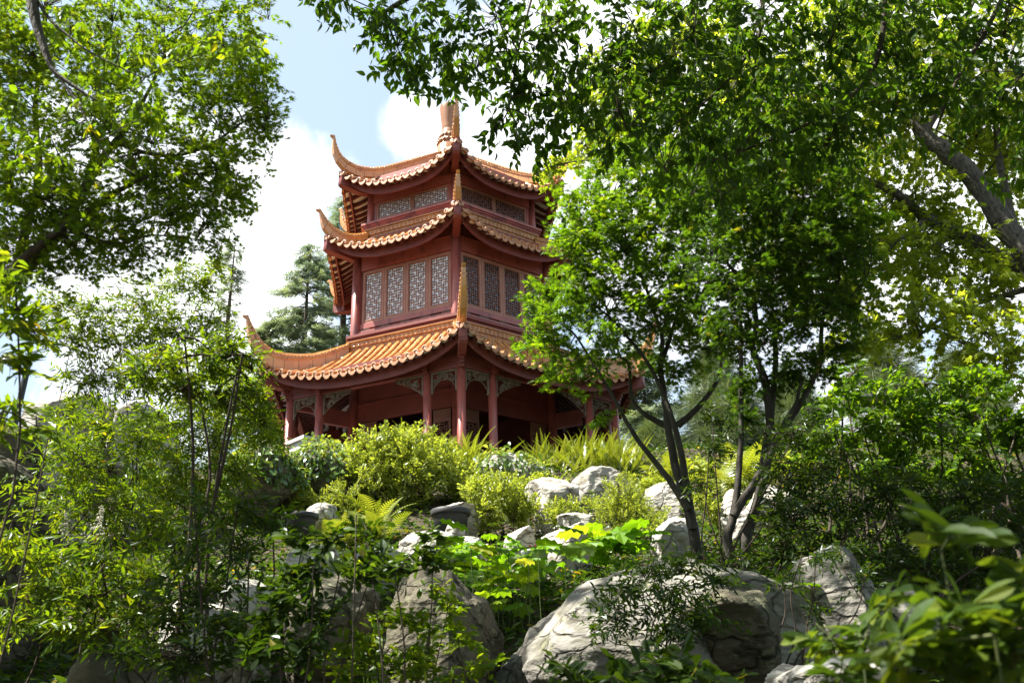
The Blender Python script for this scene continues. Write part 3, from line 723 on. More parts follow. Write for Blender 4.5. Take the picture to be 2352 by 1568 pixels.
# sprays of oval leaves hanging in front of the maple
Y = 6.0
t = Plant(21); an = []
b0 = base_on_ground(-560, 1300, Y)
an += t.limb([b0, P(-420, 700, Y), P(-150, 100, Y), P(0, -160, Y), P(60, -60, Y), P(80, 40, Y), P(105, 120, Y), P(130, 170, Y), (P(220, 230, Y))], .12, .008, 6)
an += t.limb(PL([(0, -160), (75, -20), (110, 40), (160, 85), (215, 125), (330, 180)], Y), .02, .005, 5)
an += t.limb(PL([(130, 170), (180, 240), (215, 310), (250, 360), (310, 400)], Y), .012, .004, 4)
clumps(t, [(215, 235, 60, 18, .25), (310, 225, 50, 18, .3), (330, 270, 20, 20, .1), (290, 110, 80, 40, .4), (180, 60, 80, 40, .4), (430, 130, 70, 40, .4), (60, 300, 60, 60, .4), (110, 370, 60, 30, .3), (215, 300, 15, 20, .1), (560, 110, 40, 60, .3), (520, 60, 60, 40, .3), (80, 330, 30, 20, .2)], Y, 7, 6, .3, .085, an, droop=.5, flat=.6, hang=.6, br=.006, dead=.015)
root = empty('overhanging_tree', b0, 'thin pale twigs with hanging oval leaves in front of the left maple', 'tree')
t.finish(root, T_OVATE, L_MAPLE, M_BARKG)

# ------------------------------------------------------------------ overhead branches, upper right
Y = 7.5
t = Plant(2); an = []
b0 = base_on_ground(2900, 1300, Y)
an += t.limb([b0, P(2850, 700, Y), P(2700, 100, Y), P(2400, -300, Y), P(2000, -330, Y), P(1600, -260, Y), P(1250, -140, Y), P(1000, -40, Y), P(880, 30, Y)], .24, .02)
an += t.limb(PL([(1600, -260), (1530, -60), (1500, 100), (1490, 220), (1440, 300)], Y), .03, .006, 5)
an += t.limb(PL([(1250, -140), (1220, 0), (1190, 120), (1170, 250)], Y), .02, .005, 5)
an += t.limb(PL([(2000, -330), (2030, -50), (2010, 150), (1900, 260), (1750, 330), (1600, 380)], Y), .045, .008, 5)
an += t.limb(PL([(2400, -300), (2300, 0), (2200, 180), (2150, 300)], Y), .04, .008, 5)
an += t.limb(PL([(1600, -260), (1750, 0), (1700, 150), (1600, 250), (1520, 300)], Y), .035, .006, 5)
cl = [(745, 10, 24, 16, .2), (800, 20, 55, 28, .4), (860, 55, 50, 45, .5), (940, 60, 90, 65, .8), (905, 150, 45, 40, .5), (960, 175, 50, 30, .4), (1030, 110, 80, 70, .8), (1060, 185, 60, 26, .4), (1120, 90, 110, 80, 1), (1190, 200, 70, 45, .5), (1250, 110, 120, 110, 1.2), (1150, 285, 34, 18, .25), (1190, 330, 26, 22, .2), (1230, 300, 50, 40, .4), (1300, 250, 70, 60, .6), (1400, 130, 150, 120, 1.4), (1420, 280, 100, 70, .9), (1560, 160, 150, 140, 1.5), (1560, 330, 120, 60, .9), (1720, 150, 160, 150, 1.6), (1760, 330, 150, 80, 1.2), (1900, 120, 150, 130, 1.6), (1930, 300, 110, 70, 1), (2080, 90, 150, 110, 1.6), (2250, 60, 150, 100, 1.5), (2140, 240, 110, 60, .9), (2300, 230, 80, 60, .9), (2380, 350, 70, 70, .8), (1650, 420, 90, 40, .7), (1300, -130, 200, 100, 1.5), (1700, -150, 250, 120, 2), (2150, -150, 250, 120, 2), (2550, 100, 180, 250, 2)]
clumps(t, cl, Y, 9.5, 7, .4, .108, an, droop=.35, flat=.5, hang=.65, outer=.45, br=.010)
for X_, Y_, Z_, r_ in ((-5.5, 3.4, 8, 1.1), (-3.6, 1.0, 8, 1.6), (-3.4, 4.4, 8.4, 1.5), (-1.2, 2.6, 8.6, 1.7), (-2.2, -.8, 7.6, 1.6), (.6, .6, 8.2, 1.7), (-.2, 4.6, 9.4, 1.5), (2.2, 3.2, 9, 1.7), (1.8, -1.5, 8, 1.7), (4, 1.4, 9, 1.8), (-1.0, -3.0, 7.5, 1.8), (-4.6, -1.6, 7.5, 1.6), (3.5, 5.5, 9.8, 1.6)):
    t.clump((X_, Y_, Z_), (r_, r_, r_*.6), int(90*r_*r_), 14, .45, .12, None, droop=.35, flat=.5, hang=.4, br=0)  # unseen leaf clumps over the camera, added to shade the foreground
for X_, Y_, Z_, r_ in ((-7, -5, 3, 2.6), (-3.5, -7, 2.5, 2.8), (0, -7.5, 3, 2.8), (4, -7, 3, 2.8), (7.5, -4.5, 3, 2.6), (-6.5, -6, 7, 2.6), (-1.5, -7, 7.2, 2.8), (3, -6.5, 7.5, 2.8), (7.5, -3, 7.5, 2.6), (8.5, 1.5, 4, 2.4), (9, 3, 8.5, 2.4), (-8, -2, 6.5, 2.2), (5.5, -1.0, 10.5, 2.4), (0, -3.5, 10.5, 2.8), (-4.5, -4.5, 10.5, 2.6)):
    t.clump((X_, Y_, Z_), (r_, r_*.8, r_*.9), int(34*r_*r_), 14, .7, .21, None, droop=.35, flat=.6, hang=.4, br=0)  # unseen leaf clumps behind and beside the camera, added to cut skylight
root = empty('shade_tree', b0, 'dark glossy oval-leaved branches hanging over the top right, plus unseen clumps added round the camera for shade', 'tree')
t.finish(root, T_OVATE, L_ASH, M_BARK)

# ------------------------------------------------------------------ sweetgum behind, right
Y = 15
t = Plant(3); an = []
b0 = base_on_ground(2700, 1200, Y)
an += t.limb([b0, P(2520, 830, Y), P(2400, 650, Y), P(2340, 555, Y), P(2249, 425, Y), P(2198, 368, Y), P(2121, 307, Y), P(2059, 230, Y), P(2008, 190, Y), P(1985, 60, Y), P(1950, -60, Y)], .30, .08, 12)
an += t.limb(PL([(2400, 650), (2240, 560), (2130, 500), (2050, 440), (1960, 400)], Y+.8), .2, .05, 8)
an += t.limb(PL([(2059, 230), (1960, 240), (1850, 260), (1700, 330)], Y), .1, .02, 6)
an += t.limb(PL([(2121, 307), (2180, 200), (2200, 90), (2260, -40)], Y), .12, .03, 6)
an += t.limb(PL([(2340, 555), (2300, 400), (2290, 250), (2330, 100)], Y+.5), .1, .03, 6)
an += t.limb(PL([(2130, 500), (2010, 600), (1950, 680)], Y+.5), .06, .015, 5)
an += t.limb(PL([(1700, 330), (1500, 360), (1330, 370), (1260, 385)], Y), .03, .01, 5)
an += t.limb(PL([(2400, 650), (2300, 680), (2180, 720), (2100, 780)], Y+.3), .08, .02, 5)
cl = [(1700, 300, 160, 130, 2), (1880, 200, 150, 150, 2), (2080, 120, 160, 130, 2), (2280, 180, 130, 160, 2), (2000, 340, 140, 110, 1.8, 1.2), (1880, 460, 140, 110, 1.8, .8), (2080, 470, 130, 90, 1.5, 1.2), (2220, 330, 110, 80, 1.4, 1.3), (2310, 420, 70, 120, 1.2, 1.0), (2180, 600, 130, 90, 1.5, .8), (1980, 620, 130, 100, 1.5, .8), (2290, 680, 90, 100, 1.3, .5), (2120, 720, 110, 70, 1.2), (2230, 800, 120, 70, 1.2), (1860, 640, 90, 90, 1.3, .8), (1960, 720, 80, 50, .9), (2330, 820, 60, 90, 1), (1500, 320, 120, 70, 1.2), (1370, 340, 80, 50, .8), (1285, 375, 50, 26, .5), (1240, 392, 26, 12, .3), (1600, 430, 130, 70, 1.2, 1), (2330, 580, 50, 70, .8, 1.2), (1430, 230, 140, 100, 1.3), (1560, 130, 160, 110, 1.3), (1950, 800, 70, 50, .9), (2040, 780, 50, 30, .7), (2100, 560, 110, 90, 1.2, 1.4), (1780, 560, 120, 90, 1.3, 1.2), (2330, 300, 60, 90, 1, 1.2), (1690, 180, 110, 90, 1.2, 1), (1960, 60, 140, 80, 1.3, 1)]
clumps(t, cl, Y, 5.2, 8, .6, .118, an, droop=.3, flat=.55, hang=.35, outer=.42, br=.018)
root = empty('sweetgum_tree', b0, 'tall tree with thick leaning grey trunk and pale backlit lobed leaves at right', 'tree')
t.finish(root, T_STAR5, L_GUM, M_BARKG)

# ------------------------------------------------------------------ two multi-stemmed maples
Y = 11.5
t = Plant(4); an = []
b0 = base_on_ground(1606, 1262, Y)
an += t.limb([b0, P(1592, 1215, Y), P(1568, 1130, Y), P(1545, 1040, Y), P(1532, 960, Y), P(1524, 900, Y), P(1518, 840, Y), P(1522, 783, Y), P(1514, 748, Y), P(1490, 690, Y)], .08, .018, 9)
an += t.limb(PL([(1592, 1215), (1578, 1120), (1557, 1010), (1540, 950), (1514, 884), (1483, 827), (1430, 761), (1386, 717), (1330, 680)], Y-.12), .058, .010, 7)
an += t.limb(PL([(1557, 976), (1601, 937), (1645, 880), (1658, 832), (1670, 770)], Y), .055, .012, 6)
an += t.limb(PL([(1580, 1170), (1535, 1100), (1483, 1034), (1448, 985), (1408, 911), (1365, 840), (1321, 770), (1280, 740)], Y-.2), .05, .008, 7)
an += t.limb(PL([(1536, 980), (1505, 965), (1479, 950), (1452, 915), (1443, 836), (1421, 810), (1390, 700)], Y+.1), .05, .01, 6)
an += t.limb(PL([(1514, 748), (1480, 650), (1440, 550), (1400, 470)], Y), .03, .008, 5)
an += t.limb(PL([(1518, 840), (1560, 700), (1570, 580), (1550, 470)], Y+.3), .035, .008, 5)
cl = [(1222, 690, 34, 36, .5), (1245, 660, 30, 30, .4), (1240, 760, 50, 50, .6), (1215, 800, 30, 30, .4), (1290, 790, 60, 60, .8), (1270, 850, 50, 26, .5), (1300, 700, 70, 55, .8), (1340, 600, 70, 70, .9), (1310, 560, 45, 60, .6), (1370, 520, 90, 80, 1), (1360, 430, 60, 50, .7), (1460, 440, 100, 80, 1.1), (1440, 570, 110, 90, 1.2), (1420, 680, 100, 80, 1.1), (1380, 800, 80, 60, .9), (1340, 870, 50, 26, .5), (1500, 760, 100, 70, 1.1), (1560, 520, 110, 110, 1.2), (1560, 660, 110, 90, 1.2), (1395, 960, 34, 20, .3), (1620, 800, 70, 50, .7), (1300, 480, 40, 40, .5), (1540, 420, 90, 60, .8), (1600, 720, 80, 60, .8), (1460, 360, 80, 40, .6), (1360, 660, 60, 50, .7), (1560, 850, 70, 30, .5)]
clumps(t, cl, Y, 12, 8, .42, .088, an, droop=.25, flat=.42, outer=.42, br=.010)
root = empty('maple_tree', b0, 'multi-stemmed green maple directly right of the pavilion, leaves brightly lit on its left', 'tree', 'two multi-stemmed maples right of the pavilion')
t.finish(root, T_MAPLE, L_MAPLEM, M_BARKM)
Y = 10.3
t = Plant(5); an = []
b0 = base_on_ground(1690, 1300, Y)
an += t.limb([b0, P(1672, 1260, Y), P(1682, 1194, Y), P(1693, 1132, Y), P(1702, 1015, Y), P(1702, 867, Y), P(1700, 731, Y), P(1690, 620, Y)], .068, .014, 8)
an += t.limb([b0, P(1712, 1257, Y), P(1724, 1202, Y), P(1747, 1124, Y), P(1771, 1035, Y), P(1806, 976, Y), P(1838, 928, Y), P(1882, 836, Y), P(1893, 722, Y), P(1930, 640, Y)], .078, .018, 9)
an += t.limb(PL([(1685, 1185), (1724, 1120), (1767, 1054), (1790, 990), (1830, 920), (1840, 860)], Y-.1), .055, .015, 7)
an += t.limb(PL([(1747, 1124), (1760, 1020), (1772, 945), (1781, 797), (1768, 665), (1763, 599), (1740, 480)], Y+.1), .06, .012, 7)
an += t.limb(PL([(1771, 1000), (1759, 884), (1728, 797), (1737, 744), (1724, 665), (1684, 621), (1641, 564), (1584, 450)], Y), .055, .010, 7)
an += t.limb(PL([(1893, 722), (1940, 695), (1990, 640)], Y), .03, .01, 5)
cl = [(1650, 470, 130, 100, 1.2), (1640, 600, 100, 90, 1.1), (1760, 420, 130, 90, 1.2), (1780, 540, 130, 110, 1.3), (1870, 480, 110, 110, 1.2), (1900, 600, 110, 100, 1.2), (1800, 660, 120, 90, 1.2), (1700, 700, 90, 70, .9), (1850, 750, 80, 50, .8), (1740, 790, 80, 50, .8), (1950, 700, 60, 60, .6), (1650, 760, 60, 50, .6), (1700, 890, 60, 40, .5), (1830, 860, 60, 40, .5), (1640, 360, 90, 60, .9), (1930, 800, 60, 40, .5), (1880, 840, 60, 40, .5), (1960, 560, 70, 80, .8), (1780, 870, 60, 40, .5), (1740, 350, 100, 50, .8), (1850, 380, 80, 50, .7), (1720, 960, 50, 30, .4)]
clumps(t, cl, Y, 14, 8, .42, .082, an, droop=.25, flat=.42, outer=.42, br=.010)
root = empty('maple_tree', b0, 'multi-stemmed dark maple with two crossing trunks, nearest the middle right', 'tree', 'two multi-stemmed maples right of the pavilion')
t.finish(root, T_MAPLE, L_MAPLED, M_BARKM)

# ------------------------------------------------------------------ conifers behind
def conifer(name, label, x, ytop, ybase, Y, halfw, seed, template, mat, ls, nb, skip=0, drop=.25, thin=1.0, pw=.75):
    g = random.Random(seed); top = P(x, ytop, Y); bx = P(x, ybase, Y); z0 = tz(top.x, top.y)
    b0 = Vector((top.x, top.y, z0)); H = top.z - z0; W = halfw*mpp(x, (ytop+ybase)/2, Y)
    t = Plant(seed); zb = bx.z - z0
    t.wood.tube([b0, b0 + Vector((.05, 0, H*.5)), Vector((top.x, top.y, top.z))], [H*.017, H*.011, .015], 7)
    for i in range(nb):
        f = ((i+g.random())/nb)**.85; z = z0 + max(zb*.6, 0) + (H-max(zb*.6, 0))*f; L = W*(1-f)**pw*g.uniform(.5, 1.15) + .12
        a = g.uniform(0, 6.28); d = Vector((math.cos(a), math.sin(a), 0)); s_ = Vector((top.x, top.y, z)); pts = [s_]
        for q in range(1, 6): pts.append(s_ + d*L*q/5 + Vector((0, 0, .12*L*q/5 - drop*L*(q/5)**2)))
        t.wood.tube(pts, [.02+.012*L, .018+.009*L, .015+.006*L, .012, .009, .006], 4, cap=False)
        n = max(4, int(L*9*thin)); fr = np.array([g.uniform(.15, 1) for _ in range(n)])
        base = np.array([tuple(s_ + d*L*q + Vector((0, 0, .12*L*q - drop*L*q*q))) for q in fr])
        lat = np.array((-d.y, d.x, 0)); sg = t.g.choice((-1., 1.), n)[:, None]
        base = base + lat*sg*t.g.random((n, 1))*.22*L*(1.1-fr[:, None]) + t.g.normal(0, .05, (n, 3))
        dr = np.array(d)*t.g.uniform(.5, 1, (n, 1)) + lat*sg*t.g.uniform(.2, .9, (n, 1)) + np.array((0, 0, -.15)) + t.g.normal(0, .2, (n, 3))
        t.pos.append(base); t.dir.append(dr); t.nrm.append(np.array((0, 0, 1.)) + t.g.normal(0, .35, (n, 3)))
        t.size.append(ls*t.g.uniform(.6, 1.25, n)); t.rn.append(np.clip(t.g.normal(.4, .2, n) + g.gauss(0, .12), 0, 1))
    root = empty(name, b0, label, 'tree'); t.finish(root, template, mat, M_BARK)
conifer('cedar_tree', 'blue-green cedar behind the left side of the pavilion, between its roof horns', 712, 562, 900, 44, 150, 31, T_CEDAR, L_CEDAR, .85, 115, drop=.32, pw=.55)
conifer('cedar_tree', 'tall blue-green cedar whose top shows beside the upper roof eave', 800, 455, 960, 48, 140, 32, T_CEDAR, L_CEDAR, .85, 125, drop=.32, pw=.6)
conifer('cedar_tree', 'dark cedar seen low between the bamboo and the left columns', 625, 730, 1060, 42, 110, 33, T_CEDAR, L_CEDAR, 1.0, 120)
conifer('spruce_tree', 'thin nearly bare spruce spire against the white cloud at left', 540, 560, 900, 40, 62, 34, T_CEDAR, L_CEDAR, .62, 90, thin=.62, drop=.1)
conifer('cedar_tree', 'dark cedar with level tiers behind the right columns', 1470, 800, 1090, 46, 150, 35, T_CEDAR, L_CEDAR, 1.05, 120, drop=.08)
conifer('pine_tree', 'grey-green pine low behind the two multi-stemmed maples', 1640, 800, 1130, 26, 130, 36, T_PINE, L_PINE, .52, 120, drop=-.1, thin=2.0)
conifer('pine_tree', 'small bushy pine at the right end of the fern bank', 1500, 985, 1130, 24.5, 55, 37, T_PINE, L_PINE, .42, 60, drop=-.35, thin=2.6)
conifer('pine_tree', 'pine with round needle tufts under the sweetgum at right', 2010, 765, 1080, 24, 130, 38, T_PINE, L_PINE, .5, 95, drop=-.15, thin=1.7)
conifer('pine_tree', 'pale pine far right behind the broad-leaved shrubs', 2200, 820, 1130, 27, 150, 39, T_PINE, L_PINE, .55, 130, drop=-.1, thin=2.0)
conifer('pine_tree', 'grey-green pine between the dark maple and the broad-leaved shrubs', 1810, 860, 1130, 30, 130, 40, T_PINE, L_PINE, .6, 110, drop=-.1, thin=1.8)

# ------------------------------------------------------------------ shrubs
SHR = []
def shrub(name, label, x, y, Y, lst, template, mat, bark, dens, per, tlen, ls, stems=6, group=None, seed=0, cat='shrub', stem_r=.012, wname='stem', spreadx=.3, **k):
    t = Plant(100+seed); b0 = base_on_ground(x, y, Y); an = []; ws = []
    for i in range(max(2, int(stems*.6))):
        c = lst[i % len(lst)]; dY = c[5] if len(c) > 5 else 0
        m = mpp(c[0], c[1], Y+dY); tp = P(c[0], c[1], Y+dY) + Vector((t.g.normal(0, .3*c[2]*m), t.g.normal(0, .15), t.g.uniform(-.4, .3)*c[3]*m))
        s0 = b0 + Vector((t.g.normal(0, spreadx*.5), t.g.normal(0, spreadx*.3), -.05)); s0.z = tz(s0.x, s0.y) - .03
        mid = s0.lerp(tp, .5) + Vector((t.g.normal(0, .05), t.g.normal(0, .05), .08))
        t.wood = MB(); ws.append(t.wood)
        an += t.limb([s0, s0.lerp(mid, .5) + Vector((t.g.normal(0, .05), t.g.normal(0, .04), 0)), mid, mid.lerp(tp, .5) + Vector((t.g.normal(0, .05), t.g.normal(0, .04), 0)), tp], stem_r, stem_r*.35, 5)
    t.wood = MB(); k.setdefault('br', stem_r*.45)
    clumps(t, lst, Y, dens*1.5, per, tlen, ls*.86, an, **k)
    root = empty(name, b0, label, cat, group)
    t.finish(root, template, mat, bark, 'foliage', 'branch')
    for q in ws:
        m = q.mesh(wname, [bark]); m.transform(Matrix.Translation(-root.location)); link(wname, m, root)
    return root

ND = dict(droop=.05, flat=.5, hang=.12, spread=55)
shrub('nandina_shrub', 'tall slender nandina canes with fine foliage against the cloud at left', 280, 1130, 11.3, [(215, 720, 80, 50, .5), (330, 690, 90, 50, .6), (420, 660, 60, 40, .4), (480, 650, 50, 40, .4), (180, 790, 70, 60, .5), (290, 790, 100, 60, .6), (390, 760, 80, 60, .5), (200, 880, 70, 60, .5), (300, 880, 80, 60, .5), (480, 740, 60, 60, .5), (130, 720, 50, 60, .4), (410, 620, 30, 20, .2), (500, 610, 30, 25, .2), (160, 960, 50, 50, .4)], T_LANCE, L_NAND, M_STEM, 17, 7, .26, .085, 12, seed=1, spreadx=1.2, **ND)
shrub('nandina_shrub', 'nandina with one long dark stem rising in front of the lower left roof corner', 415, 1330, 5.6, [(400, 850, 80, 50, .35), (470, 810, 60, 40, .3), (345, 880, 60, 40, .3), (440, 900, 70, 40, .3), (530, 800, 40, 40, .2), (380, 810, 40, 20, .2)], T_LANCE, L_NAND, M_STEM, 38, 7, .22, .068, 3, seed=2, stem_r=.02, spreadx=.05, **ND)
shrub('nandina_shrub', 'nandina with a kinked dark stem left of the ivy-covered rock', 478, 1310, 5.7, [(560, 830, 50, 40, .3), (570, 900, 50, 50, .3), (520, 920, 50, 40, .3), (600, 960, 40, 40, .2), (500, 850, 40, 30, .2)], T_LANCE, L_NAND, M_STEM, 38, 7, .22, .068, 3, seed=3, stem_r=.02, spreadx=.05, **ND)
shrub('nandina_shrub', 'sunny yellow-green nandina thicket behind the two long dark stems', 470, 1180, 12.3, [(400, 1000, 90, 60, .8), (500, 1010, 80, 60, .8), (570, 960, 60, 60, .6), (440, 930, 80, 50, .7), (540, 1080, 60, 50, .6), (430, 1090, 90, 60, .8), (350, 1120, 80, 60, .8), (560, 880, 60, 50, .5), (620, 1010, 40, 30, .4), (470, 1160, 80, 40, .6)], T_LANCE, L_NAND, M_STEM, 20, 7, .26, .09, 12, seed=4, spreadx=1.4, **ND)
shrub('nandina_shrub', 'dark green nandina thicket beside the big shaded boulder at far left', 230, 1230, 8.5, [(170, 1060, 70, 50, .8), (230, 1080, 110, 70, .9), (330, 1010, 70, 60, .6), (150, 1150, 110, 60, .9), (280, 1180, 120, 60, .9), (230, 980, 80, 50, .6), (370, 1210, 80, 40, .6)], T_LANCE, L_NAND, M_STEM, 21, 7, .26, .085, 10, seed=5, spreadx=1.2, **ND)
shrub('nandina_shrub', 'bright yellow-green nandina filling the lower left corner', 180, 1560, 4.7, [(60, 1270, 70, 40, .35), (150, 1300, 90, 40, .4), (250, 1290, 80, 40, .4), (330, 1330, 60, 40, .3), (90, 1360, 100, 45, .4), (210, 1370, 100, 45, .4), (320, 1400, 70, 40, .3), (120, 1440, 90, 35, .4), (240, 1450, 90, 35, .4), (40, 1430, 60, 40, .3), (20, 1240, 40, 25, .2)], T_LANCE, L_NAND, M_STEM, 52, 7, .2, .062, 12, seed=6, spreadx=.9, **ND)
def panicle(root, x, y, Y, h, n, seed):
    g = random.Random(seed); b0 = P(x, y, Y) - root.location; mb = MB(); tp = b0 + Vector((g.uniform(-.03, .06), 0, h))
    mb.tube([b0 - Vector((0, 0, .25)), b0, tp], [.004, .003, .002], 4, 1)
    for i in range(n):
        f = g.random(); c = b0.lerp(tp, f) + Vector((g.gauss(0, 1), g.gauss(0, 1), g.gauss(0, .6)))*.022*(1.15-f); r_ = g.uniform(.004, .0065)
        mb.add([c+Vector(d)*r_ for d in ((1, 0, 0), (0, 1, 0), (-1, 0, 0), (0, -1, 0), (0, 0, 1), (0, 0, -1))], [(0, 1, 4), (1, 2, 4), (2, 3, 4), (3, 0, 4), (1, 0, 5), (2, 1, 5), (3, 2, 5), (0, 3, 5)], 0, True)
    mb.build('flower_panicle', [M_BUD, M_STEMG], root)
M_BUD = surf_mat('pale_flower_bud', (.45, .42, .30), (.6, .57, .45), 9, .6)
rt = [o for o in COL.objects if o.name.startswith('nandina_shrub') and o.get('label', '').startswith('bright yellow-green')][0]
panicle(rt, 148, 1240, 4.6, .15, 60, 1); panicle(rt, 200, 1245, 4.6, .16, 60, 2); panicle(rt, 228, 1235, 4.65, .16, 50, 3)
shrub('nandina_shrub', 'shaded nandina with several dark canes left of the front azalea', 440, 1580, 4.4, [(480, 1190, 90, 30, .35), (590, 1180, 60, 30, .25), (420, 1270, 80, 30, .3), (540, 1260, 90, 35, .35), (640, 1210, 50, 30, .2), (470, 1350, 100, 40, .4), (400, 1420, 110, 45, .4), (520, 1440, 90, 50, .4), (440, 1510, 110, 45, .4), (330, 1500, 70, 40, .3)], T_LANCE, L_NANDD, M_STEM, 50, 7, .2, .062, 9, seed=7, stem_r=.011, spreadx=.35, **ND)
shrub('nandina_shrub', 'close nandina sprig with large bright leaflets at the left edge', -150, 1500, 2.3, [(10, 620, 26, 26, .1), (40, 660, 36, 24, .12), (60, 720, 40, 34, .12), (20, 760, 40, 40, .15), (90, 770, 30, 30, .1), (30, 830, 40, 30, .1)], T_LANCE, L_NAND, M_STEM, 130, 6, .1, .058, 3, seed=8, spreadx=.05, stem_r=.007, **ND)
shrub('nandina_shrub', 'close drooping nandina sprig with white berries by the left lamp post', -120, 1560, 2.4, [(40, 940, 36, 14, .1), (95, 985, 36, 16, .1), (20, 985, 30, 14, .1), (-20, 1000, 40, 30, .1)], T_LANCE, L_NAND, M_STEM, 120, 6, .1, .056, 3, seed=9, spreadx=.05, stem_r=.006, **ND)
AZ = dict(droop=-.25, flat=.45, spread=70, hang=-.05)
shrub('azalea_shrub', 'dark open azalea with whorled leaves in the centre foreground', 730, 1640, 3.5, [(690, 1250, 45, 22, .15), (760, 1240, 30, 22, .12), (835, 1205, 30, 24, .1), (850, 1250, 36, 22, .12), (720, 1310, 60, 30, .2), (830, 1320, 60, 26, .2), (930, 1300, 50, 24, .15), (980, 1250, 30, 22, .1), (650, 1330, 50, 30, .2), (620, 1400, 70, 40, .25), (720, 1400, 70, 36, .25), (680, 1480, 80, 40, .3), (600, 1500, 70, 40, .25), (1000, 1290, 30, 20, .1)], T_OBOV, L_AZAL, M_BARK, 60, 8, .12, .058, 14, seed=10, stem_r=.007, spreadx=.25, **AZ)
shrub('azalea_shrub', 'low sunlit azalea sprawling before the big split boulder', 900, 1640, 3.7, [(900, 1420, 60, 24, .2), (980, 1440, 60, 26, .2), (1030, 1400, 40, 20, .15), (850, 1480, 70, 30, .25), (960, 1500, 80, 30, .25), (1050, 1470, 50, 26, .2), (800, 1540, 80, 30, .3), (950, 1550, 90, 26, .3), (1080, 1540, 60, 26, .2), (1020, 1370, 24, 14, .1)], T_OBOV, L_NAND, M_BARK, 60, 8, .12, .052, 10, seed=11, stem_r=.006, spreadx=.4, **AZ)
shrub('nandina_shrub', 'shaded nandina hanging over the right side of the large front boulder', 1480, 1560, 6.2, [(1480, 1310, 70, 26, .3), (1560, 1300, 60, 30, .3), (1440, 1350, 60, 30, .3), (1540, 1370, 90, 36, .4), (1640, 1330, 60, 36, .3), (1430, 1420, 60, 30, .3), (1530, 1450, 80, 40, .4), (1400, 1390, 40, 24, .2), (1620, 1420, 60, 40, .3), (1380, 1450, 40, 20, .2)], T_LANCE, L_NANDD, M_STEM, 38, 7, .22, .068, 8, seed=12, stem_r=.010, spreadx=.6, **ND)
shrub('azalea_shrub', 'dark low azalea tips along the bottom edge right of centre', 1450, 1760, 2.5, [(1330, 1560, 50, 20, .15), (1420, 1555, 50, 24, .15), (1500, 1520, 40, 30, .12), (1560, 1540, 60, 30, .15), (1650, 1560, 50, 20, .12), (1480, 1570, 60, 20, .15)], T_OBOV, L_AZAL, M_BARK, 80, 8, .11, .058, 8, seed=13, stem_r=.005, spreadx=.3, **AZ)
shrub('rhododendron_shrub', 'close out-of-focus rhododendron with large glossy leaves in the bottom right corner', 2300, 1900, 1.0, [(2190, 1225, 16, 22, .03), (2330, 1370, 30, 30, .05), (2200, 1410, 30, 22, .04), (2240, 1470, 46, 26, .05), (2170, 1530, 40, 20, .05), (2310, 1500, 46, 36, .06), (2270, 1560, 60, 22, .06), (2050, 1480, 24, 20, .04)], T_RHOD, L_RHOD, M_STEMG, 20, 5, .06, .056, 8, seed=14, stem_r=.004, spreadx=.12, **AZ)
shrub('rhododendron_shrub', 'thin close rhododendron shoot in front of the rugged right-hand rock', 1860, 1820, 1.4, [(1900, 1470, 18, 16, .04), (1940, 1550, 36, 16, .05), (2010, 1400, 16, 18, .04)], T_RHOD, L_RHOD, M_STEMG, 20, 5, .06, .052, 5, seed=15, stem_r=.004, spreadx=.08, **AZ)
# right-hand undergrowth
BR = dict(droop=.1, flat=.45, hang=.2, spread=60)
shrub('broadleaf_shrub', 'broad-leaved shrub lit bright green below the pines at right', 2010, 1130, 13.2, [(1960, 870, 70, 34, .6), (1900, 920, 60, 40, .6), (2030, 910, 80, 50, .7), (2120, 900, 70, 50, .6), (1990, 990, 100, 50, .8), (2100, 990, 90, 60, .8), (1890, 1000, 60, 50, .6), (2040, 1070, 110, 50, .9)], T_ROUND, L_MAPLEM, M_BARK, 6, 7, .34, .115, 16, seed=16, stem_r=.03, spreadx=1., **BR)
shrub('broadleaf_shrub', 'broad-leaved shrub reaching up to the sweetgum trunk at the right edge', 2270, 1130, 13, [(2280, 870, 80, 50, .7), (2230, 950, 90, 60, .8), (2330, 980, 70, 70, .7), (2200, 1050, 90, 60, .8), (2310, 1090, 80, 60, .8), (2380, 1000, 60, 90, .7), (2190, 880, 50, 40, .5)], T_ROUND, L_MAPLEM, M_BARK, 5, 7, .34, .115, 16, seed=17, stem_r=.03, spreadx=1., **BR)
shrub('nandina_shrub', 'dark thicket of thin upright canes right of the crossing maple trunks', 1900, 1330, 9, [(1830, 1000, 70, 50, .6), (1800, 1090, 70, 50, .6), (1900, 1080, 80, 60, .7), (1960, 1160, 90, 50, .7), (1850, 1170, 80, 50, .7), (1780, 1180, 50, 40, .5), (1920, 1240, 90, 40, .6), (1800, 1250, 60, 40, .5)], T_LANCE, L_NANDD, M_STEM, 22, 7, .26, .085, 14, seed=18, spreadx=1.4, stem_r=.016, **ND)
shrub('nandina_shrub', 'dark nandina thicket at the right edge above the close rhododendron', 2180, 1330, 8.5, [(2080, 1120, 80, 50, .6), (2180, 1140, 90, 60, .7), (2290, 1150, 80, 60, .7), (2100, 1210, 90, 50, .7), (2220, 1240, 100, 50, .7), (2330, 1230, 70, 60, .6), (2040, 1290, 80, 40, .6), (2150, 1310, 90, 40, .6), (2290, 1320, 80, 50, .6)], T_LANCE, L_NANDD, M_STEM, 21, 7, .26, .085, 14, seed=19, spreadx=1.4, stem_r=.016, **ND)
shrub('nandina_shrub', 'thin nandina stems standing in front of the rugged grey rock', 1860, 1540, 6.8, [(1850, 1290, 50, 24, .3), (1930, 1270, 50, 26, .3), (1800, 1340, 40, 24, .25), (1980, 1330, 40, 24, .25), (1870, 1400, 40, 20, .2)], T_LANCE, L_NANDD, M_STEM, 30, 7, .22, .068, 10, seed=29, stem_r=.009, spreadx=.6, **ND)
